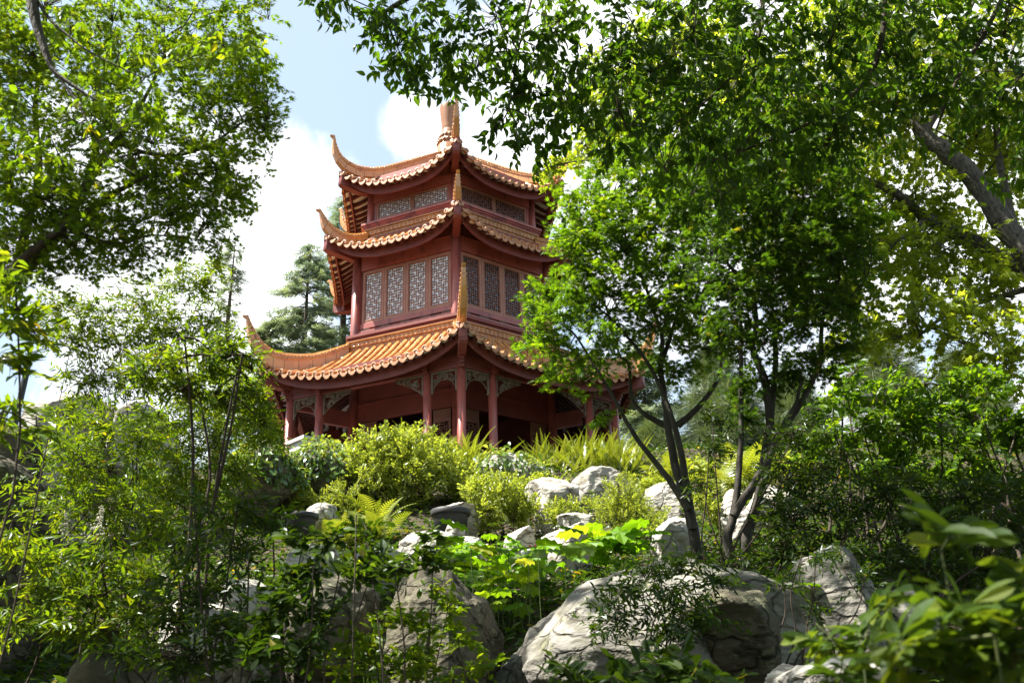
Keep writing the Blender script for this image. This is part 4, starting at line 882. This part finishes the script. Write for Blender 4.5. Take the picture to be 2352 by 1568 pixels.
shrub('nandina_shrub', 'thin twisted dark stems between the two multi-stemmed maples', 1640, 1290, 9.2, [(1640, 1030, 40, 40, .3), (1650, 960, 40, 40, .3), (1610, 1110, 40, 30, .3), (1660, 1290, 60, 26, .4), (1580, 1290, 60, 26, .4), (1740, 1270, 50, 40, .4), (1760, 1340, 60, 40, .4), (1700, 1360, 60, 40, .4)], T_LANCE, L_NANDD, M_STEM, 18, 7, .24, .08, 6, seed=20, spreadx=.4, stem_r=.014, **ND)
# sunny slope below the pavilion
SH = dict(droop=-.5, flat=.55, spread=50, up=.3)
shrub('rounded_shrub', 'large rounded yellow-green shrub at the foot of the pavilion steps', 935, 1195, 18.5, [(870, 1012, 60, 22, .6), (930, 1004, 60, 22, .6), (850, 1050, 60, 40, .7), (930, 1050, 80, 50, .9), (1010, 1060, 60, 40, .7), (870, 1110, 70, 40, .8), (960, 1110, 80, 46, .9), (1040, 1110, 50, 36, .6), (930, 1160, 60, 26, .6), (820, 1080, 30, 30, .4)], T_OBOV, L_SHRUB, M_STEM, 15, 10, .34, .095, 16, seed=22, stem_r=.02, spreadx=.3, **SH)
shrub('rounded_shrub', 'mid-sized leafy green shrub beside the dark tub', 1140, 1225, 16, [(1095, 1130, 36, 26, .4), (1150, 1125, 50, 30, .5), (1200, 1150, 40, 30, .4), (1120, 1170, 50, 30, .5), (1180, 1185, 50, 30, .5), (1110, 1205, 40, 20, .4)], T_OBOV, L_SHRUB, M_STEM, 20, 10, .28, .085, 12, seed=23, stem_r=.014, spreadx=.4, **SH)
shrub('feathery_shrub', 'feathery lime-green bush in front of the upper boulders', 1430, 1235, 14.5, [(1420, 1120, 36, 24, .35), (1440, 1150, 50, 30, .5), (1400, 1165, 40, 30, .4), (1470, 1180, 40, 30, .4), (1430, 1195, 55, 30, .5), (1440, 1225, 50, 20, .4)], T_LANCE, L_SHRUB, M_STEM, 34, 10, .22, .06, 12, seed=24, stem_r=.012, spreadx=.3, **SH)
shrub('small_shrub', 'sparse small-leaved plant at the foot of the middle boulders', 1290, 1190, 15.6, [(1270, 1165, 40, 14, .3), (1310, 1165, 30, 14, .3), (1350, 1155, 24, 16, .2), (1265, 1190, 36, 12, .3), (1340, 1190, 40, 10, .3)], T_OBOV, L_SHRUB, M_STEM, 24, 9, .2, .07, 10, seed=25, stem_r=.008, spreadx=.7, **SH)
shrub('small_shrub', 'small-leaved plants right of the feathery bush under the pale boulder', 1530, 1215, 14, [(1510, 1185, 34, 16, .3), (1545, 1205, 36, 14, .3), (1500, 1215, 30, 12, .3), (1600, 1150, 40, 26, .3), (1640, 1180, 40, 26, .3)], T_OBOV, L_SHRUB, M_STEM, 24, 9, .2, .07, 8, seed=26, stem_r=.008, spreadx=.7, **SH)

shrub('low_shrub', 'soft pale green bushes between the left tub and the ivy wall', 720, 1180, 17.6, [(690, 1140, 36, 20, .4), (740, 1150, 36, 18, .4), (790, 1130, 36, 24, .4), (670, 1165, 30, 14, .3), (800, 1165, 30, 14, .3)], T_LANCE, L_SHRUB, M_STEM, 20, 10, .24, .085, 8, seed=30, stem_r=.008, spreadx=.5, **SH)
shrub('low_shrub', 'green filler bushes between the rounded shrub and the upper boulders', 1130, 1110, 18.8, [(1070, 1085, 40, 18, .5), (1130, 1105, 46, 16, .5), (1210, 1115, 40, 14, .4), (1270, 1108, 40, 16, .5), (1060, 1130, 30, 20, .4), (1470, 1115, 40, 18, .5), (1520, 1118, 40, 14, .4)], T_OBOV, L_SHRUB, M_STEM, 16, 10, .28, .095, 10, seed=31, stem_r=.008, spreadx=.9, **SH)
shrub('low_shrub', 'low pale green bushes on the bank behind the two multi-stemmed maples', 1680, 1130, 21, [(1590, 1085, 60, 26, .8), (1670, 1095, 60, 30, .8), (1760, 1085, 70, 30, .9), (1620, 1120, 60, 20, .7), (1720, 1120, 60, 20, .7)], T_ROUND, L_SHRUB, M_STEM, 7, 9, .36, .13, 10, seed=27, stem_r=.014, spreadx=1.2, **SH)
shrub('low_shrub', 'low green bushes on the bank right of the crossing trunks', 1900, 1130, 20, [(1850, 1090, 70, 30, .9), (1940, 1100, 80, 30, .9), (2030, 1100, 80, 34, .9), (2130, 1110, 80, 34, .9), (2230, 1110, 80, 34, .9)], T_ROUND, L_MAPLEM, M_STEM, 6, 9, .4, .14, 10, seed=28, stem_r=.014, spreadx=2.0, **SH)

# ------------------------------------------------------------------ ferns
def fern(name, label, x, y, Y, n, L, w_, tpl, mat, seed, el=(.4, 1.3), sprd=.15, group=None, sx=1.0):
    g = np.random.default_rng(seed); b0 = base_on_ground(x, y, Y)
    a = g.uniform(0, 2*math.pi, n); e = g.uniform(*el, n)
    pos = np.c_[g.normal(0, sprd*sx, n), g.normal(0, sprd, n), np.zeros(n)]
    pos[:, 2] = [tz(b0.x+p[0], b0.y+p[1]) - b0.z for p in pos]
    d = np.c_[np.cos(a)*np.cos(e), np.sin(a)*np.cos(e), np.sin(e)]; nr = np.c_[-np.cos(a)*np.sin(e), -np.sin(a)*np.sin(e), np.cos(e)] + g.normal(0, .25, (n, 3))
    me = leaves_mesh('fern', tpl, pos, basis(d, nr), L*g.uniform(.6, 1.15, n), mat, np.clip(g.normal(.45, .2, n), 0, 1), g.integers(0, len(tpl), n))
    return tag(link(name, me, loc=b0), label, 'fern', group)
TF = [frond(24, .17, (.35, 1.3)), frond(24, .15, (.2, .9)), frond(22, .18, (.45, 1.7))]
TS = [frond(34, .055, (.2, .8)), frond(34, .05, (.3, 1.1)), frond(34, .06, (.1, .5))]
fern('broad_fern', 'broad arching fern left of the dark tub', 855, 1235, 16.2, 22, 1.15, 0, TF, L_FERN, 41)
fern('broad_fern', 'smaller broad fern half hidden behind the front azalea', 780, 1225, 15.8, 18, .9, 0, TF, L_FERN, 42)
fern('broad_fern', 'little fern in the shade under the split boulder', 950, 1330, 11.5, 12, .6, 0, TF, L_FERN, 43)
fern('broad_fern', 'pale fern behind the right-hand maple stems', 1690, 1120, 19, 26, 1.5, 0, TF, L_FERN, 44)
fern('broad_fern', 'spreading fern fronds above the far right pale boulder', 1540, 1120, 20, 16, 1.1, 0, TF, L_FERN, 45)
for i, (x, y, Y, n, L, lab) in enumerate([(990, 1075, 21.5, 120, 1.15, 'sword fern clump at the foot of the front corner column'), (1060, 1080, 21.3, 120, 1.1, 'sword fern clump just right of the front corner column'), (930, 1060, 22, 90, 1.15, 'sword fern clump behind the large rounded shrub'),
        (1310, 1095, 21.2, 110, 0.82, 'sword fern clump below the lattice door at right'), (1370, 1090, 21.2, 130, 0.94, 'tall sword fern clump above the big pale boulder'), (1430, 1095, 21, 130, 0.9, 'sword fern clump at the right end of the bank'), (1255, 1100, 21.5, 40, .9, 'small sparse sword fern beside the ivy strip')]):
    fern('sword_fern', lab, x, y, Y, n, L, 0, TS, L_FERN, 50+i, (.55, 1.45), .32, 'sword ferns along the foot of the pavilion')

# ------------------------------------------------------------------ rocks
def rock_mat(name, c1, c2, c3):
    """weathered stone: mottled, banded, cracked, with lichen spots"""
    m = surf_mat(name, c1, c2, 1.3, .88, .8, 10, 12, c3=c3, c3_amt=.52, stretch=(1, 1, 1.8), spec=.22)
    n, l = m.node_tree.nodes, m.node_tree.links
    b = next(x for x in n if x.type == 'BSDF_PRINCIPLED'); bp = next(x for x in n if x.type == 'BUMP'); mp = next(x for x in n if x.type == 'MAPPING')
    dn = n.new('ShaderNodeTexNoise'); dn.inputs['Scale'].default_value = 2.2; dn.inputs['Detail'].default_value = 6; l.new(mp.outputs[0], dn.inputs[0])
    ad = n.new('ShaderNodeVectorMath'); ad.operation = 'MULTIPLY_ADD'; l.new(dn.outputs['Color'], ad.inputs[0]); ad.inputs[1].default_value = (.5, .5, .5); l.new(mp.outputs[0], ad.inputs[2])
    vo = n.new('ShaderNodeTexVoronoi'); vo.feature = 'DISTANCE_TO_EDGE'; vo.inputs['Scale'].default_value = 1.5; l.new(ad.outputs[0], vo.inputs['Vector'])
    cr = n.new('ShaderNodeMapRange'); cr.inputs[1].default_value = 0; cr.inputs[2].default_value = .035; l.new(vo.outputs['Distance'], cr.inputs[0])
    wv = n.new('ShaderNodeTexWave'); wv.bands_direction = 'Z'; wv.inputs['Scale'].default_value = 2.2; wv.inputs['Distortion'].default_value = 7; wv.inputs['Detail'].default_value = 5; l.new(mp.outputs[0], wv.inputs[0])
    col = b.inputs['Base Color'].links[0].from_socket
    mx = n.new('ShaderNodeMixRGB'); mx.blend_type = 'MULTIPLY'; mx.inputs[0].default_value = .75
    cc = n.new('ShaderNodeValToRGB'); cc.color_ramp.elements[0].color = (.35, .33, .3, 1); cc.color_ramp.elements[1].color = (1, 1, 1, 1); l.new(cr.outputs[0], cc.inputs[0])
    l.new(col, mx.inputs[1]); l.new(cc.outputs[0], mx.inputs[2])
    li = n.new('ShaderNodeTexNoise'); li.inputs['Scale'].default_value = 7; li.inputs['Detail'].default_value = 5; l.new(ad.outputs[0], li.inputs[0])
    lr = n.new('ShaderNodeMapRange'); lr.inputs[1].default_value = .58; lr.inputs[2].default_value = .66; lr.inputs[4].default_value = .6; l.new(li.outputs[0], lr.inputs[0])
    m3 = n.new('ShaderNodeMixRGB'); l.new(lr.outputs[0], m3.inputs[0]); l.new(mx.outputs[0], m3.inputs[1]); m3.inputs[2].default_value = (.20, .20, .12, 1)
    l.new(m3.outputs[0], b.inputs['Base Color'])
    b2 = n.new('ShaderNodeBump'); b2.inputs['Strength'].default_value = .7; b2.inputs['Distance'].default_value = .04; l.new(cr.outputs[0], b2.inputs['Height']); l.new(bp.outputs[0], b2.inputs['Normal'])
    b3 = n.new('ShaderNodeBump'); b3.inputs['Strength'].default_value = .14; b3.inputs['Distance'].default_value = .05; l.new(wv.outputs[0], b3.inputs['Height']); l.new(b2.outputs[0], b3.inputs['Normal']); l.new(b3.outputs[0], b.inputs['Normal'])
    return m
M_ROCK = rock_mat('pale_limestone', (.34, .32, .28), (.54, .51, .455), (.2, .18, .14))
M_ROCKM = rock_mat('shaded_grey_stone', (.17, .16, .14), (.27, .255, .225), (.10, .095, .07))  # greyer copy of the pale stone, shade put into its colour
M_ROCKD = rock_mat('shaded_mossy_stone', (.085, .074, .052), (.14, .125, .09), (.045, .047, .027))  # darkened stone, the front boulders' shade put into its colour
def rock(label, x, y, Y, hw, hh, dep, seed, mat=M_ROCK, tilt=0, sub=5, facets=15, name='boulder', rough=1.0, hlo=.56, profile=None, yaw=None):
    g = random.Random(seed); m = mpp(x, y, Y); c = P(x, y, Y)
    import bmesh
    bm = bmesh.new(); bmesh.ops.create_icosphere(bm, subdivisions=sub, radius=1)
    pl = []
    for i in range(facets):
        d = Vector((g.gauss(0, 1), g.gauss(0, 1), g.gauss(0, .8))).normalized(); pl.append((d, g.uniform(hlo, .9 if hlo > .6 else .86)))
    gap = max(0, (c.z - hh*m) - tz(c.x, c.y) + .25)
    S = Vector((hw*m, dep, hh*m)); sc = (S.x*S.y*S.z)**(1/3); off = Vector((seed*3.1, seed*1.7, 0))
    bed = Vector((g.uniform(-.9, .9), g.uniform(-.4, .4), g.uniform(.3, 1))).normalized(); ca, sa = math.cos(R(tilt)), math.sin(R(tilt))
    for v in bm.verts:
        p = v.co.copy()
        for d, h in pl:
            e = p.dot(d) - h
            if e > 0: p -= d*e*.96
        p = Vector((p.x*S.x, p.y*S.y, p.z*S.z))*1.12
        nd = v.co.normalized()
        q = p/sc + off
        w_ = .18*mnoise.noise(q*1.1) + .09*abs(mnoise.noise(q*2.3 + Vector((9, 2, 4)))) + .045*mnoise.noise(q*5.2)
        w_ += -.11*max(0, abs(mnoise.noise(q*1.7 + Vector((3, 8, 1))))**.5 - .35) + .03*abs(mnoise.noise(q*9))
        lay = mnoise.noise(Vector((q.x*1.2, q.y*1.2, q.dot(bed)*6.5)))
        w_ += .016*lay + .02*mnoise.noise(q*12)
        p += nd*w_*sc*rough*.8
        p = Vector((p.x*ca - p.z*sa, p.y, p.x*sa + p.z*ca))
        if p.z < 0: p.z *= 1 + gap/S.z
        v.co = p
    me = bpy.data.meshes.new(name); bm.to_mesh(me); bm.free(); me.materials.append(mat)
    for f in me.polygons: f.use_smooth = True
    return tag(link(name, me, loc=c), label, 'boulder', 'boulders on the slope')
rock('large pale rounded boulder below the right-hand sword ferns', 1378, 1135, 18.5, 74, 52, .7, 1, tilt=18)
rock('flat-topped sunlit boulder left of the large pale rounded one', 1270, 1150, 17.5, 66, 40, .7, 2, tilt=-14)
rock('pale boulder behind the left stem of the multi-stemmed maple', 1525, 1150, 17, 46, 36, .6, 3)
rock('half-shaded ledge rock left of the maple base', 1545, 1222, 13.2, 60, 36, .6, 4, tilt=12)
rock('grey streaked boulder behind the flower bowl', 1305, 1243, 13.2, 72, 38, .5, 5, tilt=10)
rock('small knobbly grey boulder left of the streaked one', 1195, 1240, 13.6, 42, 27, .4, 6)
rock('craggy boulder below the dark tub', 985, 1262, 13.2, 70, 40, .5, 7, tilt=-16)
rock('pale wedge rock catching sun behind the front azalea', 870, 1285, 11.5, 66, 32, .5, 8, tilt=-12)
rock('pale block left of the wedge rock, behind the azalea', 725, 1285, 11.2, 60, 34, .5, 9)
rock('pale rock beside the left tub', 745, 1192, 16.8, 40, 28, .5, 10, tilt=10)
rock('small sunlit rock under the sparse plant', 1250, 1168, 16.4, 26, 22, .3, 11)
rock('long low rock under the small-leaved plants', 1320, 1192, 15.2, 56, 10, .4, 12)
rock('small rock beside the tub at the edge of the leaf bed', 1075, 1255, 13.4, 46, 16, .4, 13)
rock('pale rounded rock just behind the gravel-topped tub', 1052, 1172, 15.9, 46, 18, .35, 34)
rock('broken stone propped against the dark tub', 1045, 1222, 14.2, 24, 20, .25, 14, facets=14)
rock('huge sloping boulder in the right foreground with dappled sun', 1490, 1560, 8.2, 385, 200, 1.4, 15, M_ROCKM, tilt=21, sub=6, facets=7, hlo=.74)
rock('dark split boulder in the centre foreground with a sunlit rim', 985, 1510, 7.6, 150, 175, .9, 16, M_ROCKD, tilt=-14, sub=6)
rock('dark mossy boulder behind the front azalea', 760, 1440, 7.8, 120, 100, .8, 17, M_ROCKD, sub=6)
rock('rugged pale rock in the shade right of the maple trunks', 1905, 1400, 7.8, 84, 118, .8, 18, M_ROCKM, sub=6, facets=14)
rock('low grey rock behind the rugged pale rock', 2040, 1420, 8.2, 80, 50, .7, 19)
rock('dim flat rock at the bottom edge between the close shrubs', 1915, 1565, 4.6, 120, 55, .6, 20)
rock('dark rock under the hanging nandina', 1640, 1440, 7.2, 110, 90, .7, 21, M_ROCKD)
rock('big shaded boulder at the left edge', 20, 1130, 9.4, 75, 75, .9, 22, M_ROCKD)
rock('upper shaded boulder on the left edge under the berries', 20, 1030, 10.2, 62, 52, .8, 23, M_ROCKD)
rock('rounded boulder behind the tall nandina canes', 170, 965, 16, 100, 44, 1.2, 24)
rock('second rounded boulder behind the tall canes', 330, 985, 16.5, 70, 36, 1.2, 25)
rock('pale flat rock glimpsed behind the shaded canes', 450, 1430, 7.2, 90, 50, .7, 26)
rock('sunlit rock low behind the shaded canes', 560, 1370, 8.6, 60, 40, .6, 27)
rock('pale upright rock between the maple trunks', 1690, 1190, 14, 36, 55, .5, 28)
rock('tan boulder seen through the right-hand thicket', 1770, 1160, 15, 56, 40, .7, 29)
rock('dark sloping rock low in the left foreground', 330, 1560, 5.4, 110, 60, .7, 30, M_ROCKD, tilt=20)
IV1 = rock('ivy-topped rock wall left of the rounded shrub', 610, 1110, 17.5, 70, 92, .9, 31, M_ROCKD, facets=6)
IV2 = rock('rock wall half covered in ivy behind the broad fern', 755, 1100, 19.2, 85, 82, 1.0, 32, M_ROCKD, facets=6)
IV3 = rock('low ivy-covered rock under the lattice door', 1185, 1092, 20, 95, 38, .8, 33, M_ROCK)

# ------------------------------------------------------------------ ivy over the rocks
def ivy(label, ro, zlo, dens, seed, lift=.06):
    t = Plant(seed); me = ro.data; g = t.g; b0 = ro.location.copy()
    z = [v.co.z for v in me.vertices]; z0, z1 = min(z), max(z)
    tz_ = z0 + (z1-z0)*zlo
    cand = [(p.center, p.normal, p.area) for p in me.polygons if p.normal.y < .5 and p.center.z > tz_ + .35*mnoise.noise(Vector((p.center.x*1.6, p.center.y*1.6, seed))) - .25*max(0, mnoise.noise(Vector((p.center.x*4, seed, 2))))]
    ar = np.array([c[2] for c in cand]); n = int(ar.sum()*dens); I = g.choice(len(cand), n, p=ar/ar.sum())
    c_ = np.array([tuple(cand[i][0]) for i in I]) + np.array(b0); nr = np.array([tuple(cand[i][1]) for i in I])
    t.pos.append(c_ + nr*np.minimum(g.exponential(lift, (n, 1)), .14) + g.normal(0, .03, (n, 3)))
    t.dir.append(np.array((0, 0, -.8)) + nr*.4 + g.normal(0, .45, (n, 3))); t.nrm.append(nr*.8 + np.array((-.35, 0, .7)) + g.normal(0, .35, (n, 3)))
    t.size.append(.125*g.uniform(.6, 1.3, n)); t.rn.append(np.clip(g.normal(.38, .2, n) + .3*(nr[:, 2] > .55), 0, 1))
    m2 = t.crown_mesh('ivy', T_ROUND, L_IVY); m2.transform(Matrix.Translation(-b0)); return tag(link('ivy', m2, loc=b0), label, 'ivy', 'ivy over the rocks')
ivy('dark ivy draped over the left end of the rock wall', IV1, .50, 330, 61)
ivy('glossy ivy spilling down the wall below the left columns', IV2, .38, 330, 62)
ivy('glossy ivy strip over the low rock under the lattice door', IV3, .35, 260, 63)

# ------------------------------------------------------------------ bed of large soft leaves
def leafbed(label, x, y, Y, lst, ls, seed, dens):
    t = Plant(seed); b0 = base_on_ground(x, y, Y)
    for c in lst:
        Yc = c[4]; m = mpp(c[0], c[1], Yc); n = int(dens*c[2]*c[3]*m*m*3.1*26)
        for i in range(n):
            p = np.array(P(c[0] + t.g.normal(0, c[2]*.55), c[1], Yc)) + np.array((0, t.g.normal(0, .45), 0))
            zz = p[2] + t.g.normal(0, c[3]*m*.5); g0 = tz(p[0], p[1])
            zz = max(zz + .12, g0+.12); p[2] = zz
            a = t.g.uniform(0, 6.28); t.pos.append(p[None]); t.dir.append(np.array([[math.cos(a), math.sin(a), -.15]])); t.nrm.append(np.array([[0, -.25, 1.]]) + t.g.normal(0, .3, (1, 3)))
            t.size.append(ls*1.18*t.g.uniform(.6, 1.2, 1)); t.rn.append(np.clip(t.g.normal(.45 + (c[5] if len(c) > 5 else 0), .16, 1), 0, 1))
            if i % 2 == 0: t.wood.tube([(p[0]+t.g.normal(0, .06), p[1], g0-.02), (p[0]+t.g.normal(0, .03), p[1], (g0+zz)/2), tuple(p)], [.005, .004, .003], 3, cap=False)
    root = empty('leafy_perennial', b0, label, 'plant', 'beds of large soft leaves'); t.finish(root, T_BROAD, L_ANEM, M_STEMG, 'foliage', 'stem')
leafbed('bright bed of large lobed leaves right of the flower bowl', 1430, 1280, 11.5, [(1330, 1280, 60, 26, 11.2), (1410, 1268, 60, 24, 11.6), (1480, 1255, 50, 16, 11.8), (1360, 1250, 40, 14, 12)], .31, 71, 4.2)
leafbed('bright bed of large lobed leaves left of the flower bowl', 1130, 1290, 11.5, [(1060, 1275, 50, 22, 11.6), (1140, 1270, 60, 22, 11.8), (1110, 1310, 80, 24, 11, .1), (1200, 1305, 60, 22, 10.9)], .25, 72, 4.4)
leafbed('pale yellow-green leaves filling the gap between the two front boulders', 1120, 1370, 9.8, [(1100, 1350, 70, 24, 9.8, .2), (1190, 1345, 60, 24, 9.7, .15), (1140, 1395, 50, 20, 9.2, .2), (1010, 1315, 50, 20, 10.6, .2), (1230, 1330, 40, 16, 10.1)], .19, 73, 7)
leafbed('pale leaves between the azalea and the craggy boulder', 900, 1330, 10.3, [(840, 1310, 50, 20, 10.4, .2), (930, 1330, 50, 22, 10, .2), (700, 1340, 60, 24, 10, .1), (870, 1350, 60, 20, 9.6, .15)], .18, 74, 6)
leafbed('dim yellowing leaves between the front boulder and the rugged rock', 1780, 1400, 8.4, [(1770, 1390, 50, 40, 8.4, .1), (1800, 1440, 40, 30, 8.2, .2)], .16, 75, 6)

# ------------------------------------------------------------------ low ground cover everywhere on the slope
g = np.random.default_rng(5); n = 90000
yy = g.uniform(2.5, 24, n); xx = g.uniform(-1, 1, n)*(2 + yy*.55)
zz = np.array([tz(a, b) for a, b in zip(xx, yy)]) + g.uniform(.0, .16, n)
a = g.uniform(0, 6.28, n)
me = leaves_mesh('ground_cover', T_OVATE, np.c_[xx, yy, zz], basis(np.c_[np.cos(a), np.sin(a), g.normal(.1, .4, n)], np.c_[g.normal(0, .4, n), g.normal(-.2, .4, n), np.ones(n)]), g.uniform(.07, .15, n), L_AZAL, np.clip(g.normal(.45, .22, n), 0, 1))
tag(link('ground_cover', me), 'low green ground cover leaves over the slope', 'ground cover', kind='stuff')

# ------------------------------------------------------------------ pots, bowl, lamp post
M_PLASTIC = surf_mat('dark_plastic', (.03, .03, .033), (.045, .044, .046), 3, .5, .05, 30)
M_GLAZEBOWL = surf_mat('celadon_glaze', (.22, .26, .25), (.34, .36, .33), 4, .3, .05, 20)
M_PETAL = surf_mat('red_petal', (.35, .03, .04), (.5, .08, .09), 5, .5)
def pot(label, x, ytop, Y, hw, hpx, fill, seed):
    c = P(x, ytop, Y); m = mpp(x, ytop, Y); r_ = hw*m; h = hpx*m
    root = empty('plant_tub', c - Vector((0, 0, h)), label, 'plant pot', 'dark plastic tubs on the slope')
    mb = MB(); mb.lathe([(0, 0), (r_*.78, 0), (r_*.92, h*.82), (r_*.92, h*.84)], 28); mb.build('tub', [M_PLASTIC], root)
    mb = MB(); mb.lathe([(r_*.92, h*.80), (r_*1.03, h*.80), (r_*1.05, h*.83), (r_*1.05, h*.99), (r_*1.02, h*1.01), (r_*.95, h*1.0), (r_*.93, h*.9)], 28); mb.build('rim', [M_PLASTIC], root)
    mb = MB(); mb.lathe([(r_*.95, h*.9), (r_*.9, h*(.98 if fill else .91)), (r_*.5, h*(1.09 if fill else .92)), (0, h*(1.11 if fill else .92))], 20); mb.build('soil', [M_CONCRETE if fill else M_SOIL], root)
pot('dark round tub heaped with pale gravel below the rounded shrub', 1035, 1172, 15, 44, 62, True, 1)
pot('dark wide tub half hidden by leaves at left', 690, 1182, 14.5, 40, 55, False, 2)
c = P(1228, 1268, 11.9); m = mpp(1228, 1268, 11.9); r_ = 30*m
root = empty('flower_bowl', c - Vector((0, 0, .2)), 'grey-green glazed bowl with pink waterlily among the large leaves', 'bowl')
mb = MB(); mb.lathe([(0, -.25), (r_*.7, -.25), (r_*.93, .05), (r_*1.0, .17), (r_*1.08, .19), (r_*1.08, .215), (r_*.98, .22), (r_*.9, .15), (0, .14)], 28); mb.build('bowl', [M_GLAZEBOWL], root)
mb = MB()
for k in range(14):
    a = k*2.4; e = .35 + .7*(k/14); d = Vector((math.cos(a)*math.cos(e), math.sin(a)*math.cos(e), math.sin(e))); s_ = d.cross(Vector((0, 0, 1))).normalized()*.025; o = Vector((-r_*.1, -r_*.2, .2))
    mb.add([o, o+d*.06+s_, o+d*.12, o+d*.06-s_], [(0, 1, 2, 3)], 0)
mb.build('flower', [M_PETAL], root)
# bent dark pipe lamp post at the left edge
Y = 14.0
b0 = base_on_ground(50, 1000, Y); tp = P(62, 850, Y)
root = empty('lamp_post', b0, 'dark metal post bent over at the top at the left edge', 'lamp post')
mb = MB(); x0, z1 = b0.x, tp.z
pts = [b0, Vector((tp.x-.06, b0.y, (b0.z+z1)/2)), Vector((tp.x, b0.y, z1))] + [Vector((tp.x - .18 + .18*math.cos(q), b0.y, z1 + .18*math.sin(q))) for q in np.linspace(.3, math.pi/2, 5)] + [Vector((tp.x - 1.2, b0.y, z1+.19))]
mb.tube([p - b0 for p in pts], .05, 10); mb.build('post', [M_PLASTIC], root)
mb = MB(); mb.lathe([(0, z1+.19-b0.z), (.05, z1+.17-b0.z), (.22, z1+.02-b0.z), (.24, z1-.04-b0.z), (0, z1-.03-b0.z)], 18, 0, (tp.x-1.25-b0.x, 0)); mb.build('lamp_shade', [M_PLASTIC], root)
# low stone post at the head of the wall
c = P(708, 1013, 20.5); b0 = Vector((c.x, c.y, c.z-.9))
root = empty('stone_post', b0, 'pale square stone post above the ivy at the left corner column', 'post')
mb = MB(); mb.box(-.30, .30, -.30, .30, 0, .82); mb.build('shaft', [M_CONCRETE], root, rz=.8)
mb = MB(); mb.box(-.36, .36, -.36, .36, .82, .9); mb.build('cap', [M_CONCRETE], root, rz=.8)


# ------------------------------------------------------------------ light and sky
SUN = Vector((-.96, -.16, 0)).normalized(); EL = R(58)
sd = Vector((SUN.x*math.cos(EL), SUN.y*math.cos(EL), math.sin(EL)))
ld = bpy.data.lights.new('sun', 'SUN'); ld.energy = 5.0; ld.angle = R(.53); ld.color = (1, .95, .86)
lo = bpy.data.objects.new('sun', ld); COL.objects.link(lo); lo.rotation_euler = (-sd).to_track_quat('-Z', 'Y').to_euler()
w = bpy.data.worlds.new('World'); scene.world = w; w.use_nodes = True
n, l = w.node_tree.nodes, w.node_tree.links; n.clear()
out = n.new('ShaderNodeOutputWorld'); bg = n.new('ShaderNodeBackground'); l.new(bg.outputs[0], out.inputs[0])
sky = n.new('ShaderNodeTexSky'); sky.sky_type = 'NISHITA'; sky.sun_disc = False; sky.sun_elevation = EL
sky.sun_rotation = math.atan2(sd.x, sd.y); sky.air_density = 1.0; sky.dust_density = 2.0; sky.ozone_density = .5
tc = n.new('ShaderNodeTexCoord')
nz = n.new('ShaderNodeTexNoise'); nz.inputs['Scale'].default_value = 4.5; nz.inputs['Detail'].default_value = 10; nz.inputs['Roughness'].default_value = .66; nz.inputs['Distortion'].default_value = .4
l.new(tc.outputs['Generated'], nz.inputs[0])
def blob(x, y, r0, r1):               # soft cloud bank around a compass direction
    d = ray(x, y).normalized()
    vm = n.new('ShaderNodeVectorMath'); vm.operation = 'DISTANCE'; l.new(tc.outputs['Generated'], vm.inputs[0]); vm.inputs[1].default_value = d
    mr = n.new('ShaderNodeMapRange'); mr.inputs[1].default_value = r0; mr.inputs[2].default_value = r1; mr.inputs[3].default_value = 1; mr.inputs[4].default_value = 0
    l.new(vm.outputs['Value'], mr.inputs[0]); return mr.outputs[0]
acc = None
for b in CLOUDS if 'CLOUDS' in globals() else [(480, 580, .03, .19), (260, 640, .05, .28), (640, 440, .0, .10), (560, 760, .0, .2), (1190, 330, .0, .115), (1400, 260, .05, .23), (965, 300, .0, .055), (1950, 300, .1, .4)]:
    o_ = blob(*b)
    if acc is None: acc = o_
    else:
        mm = n.new('ShaderNodeMath'); mm.operation = 'MAXIMUM'; l.new(acc, mm.inputs[0]); l.new(o_, mm.inputs[1]); acc = mm.outputs[0]
ad = n.new('ShaderNodeMath'); ad.operation = 'MULTIPLY_ADD'; l.new(nz.outputs[0], ad.inputs[0]); ad.inputs[1].default_value = 2.6; ad.inputs[2].default_value = -1.3
a2 = n.new('ShaderNodeMath'); a2.operation = 'ADD'; l.new(acc, a2.inputs[0]); l.new(ad.outputs[0], a2.inputs[1])
cm_ = n.new('ShaderNodeMapRange'); cm_.interpolation_type = 'SMOOTHSTEP'; cm_.inputs[1].default_value = .22; cm_.inputs[2].default_value = .72; l.new(a2.outputs[0], cm_.inputs[0])
vl = n.new('ShaderNodeMixRGB'); vl.inputs[0].default_value = .42; l.new(sky.outputs[0], vl.inputs[1]); vl.inputs[2].default_value = (4.9, 6.0, 6.7, 1)
mx = n.new('ShaderNodeMixRGB'); l.new(cm_.outputs[0], mx.inputs[0]); l.new(vl.outputs[0], mx.inputs[1]); mx.inputs[2].default_value = (7.4, 7.5, 7.7, 1)
l.new(mx.outputs[0], bg.inputs[0]); bg.inputs[1].default_value = .066
scene.view_settings.view_transform = 'Standard'; scene.view_settings.look = 'None'
scene.view_settings.exposure = 1.8; scene.view_settings.gamma = 1
scene.cycles.max_bounces = 8; scene.cycles.diffuse_bounces = 4; scene.cycles.glossy_bounces = 3; scene.cycles.transmission_bounces = 6; scene.cycles.transparent_max_bounces = 8
scene.cycles.sample_clamp_indirect = 6
scene.cycles.use_denoising = True
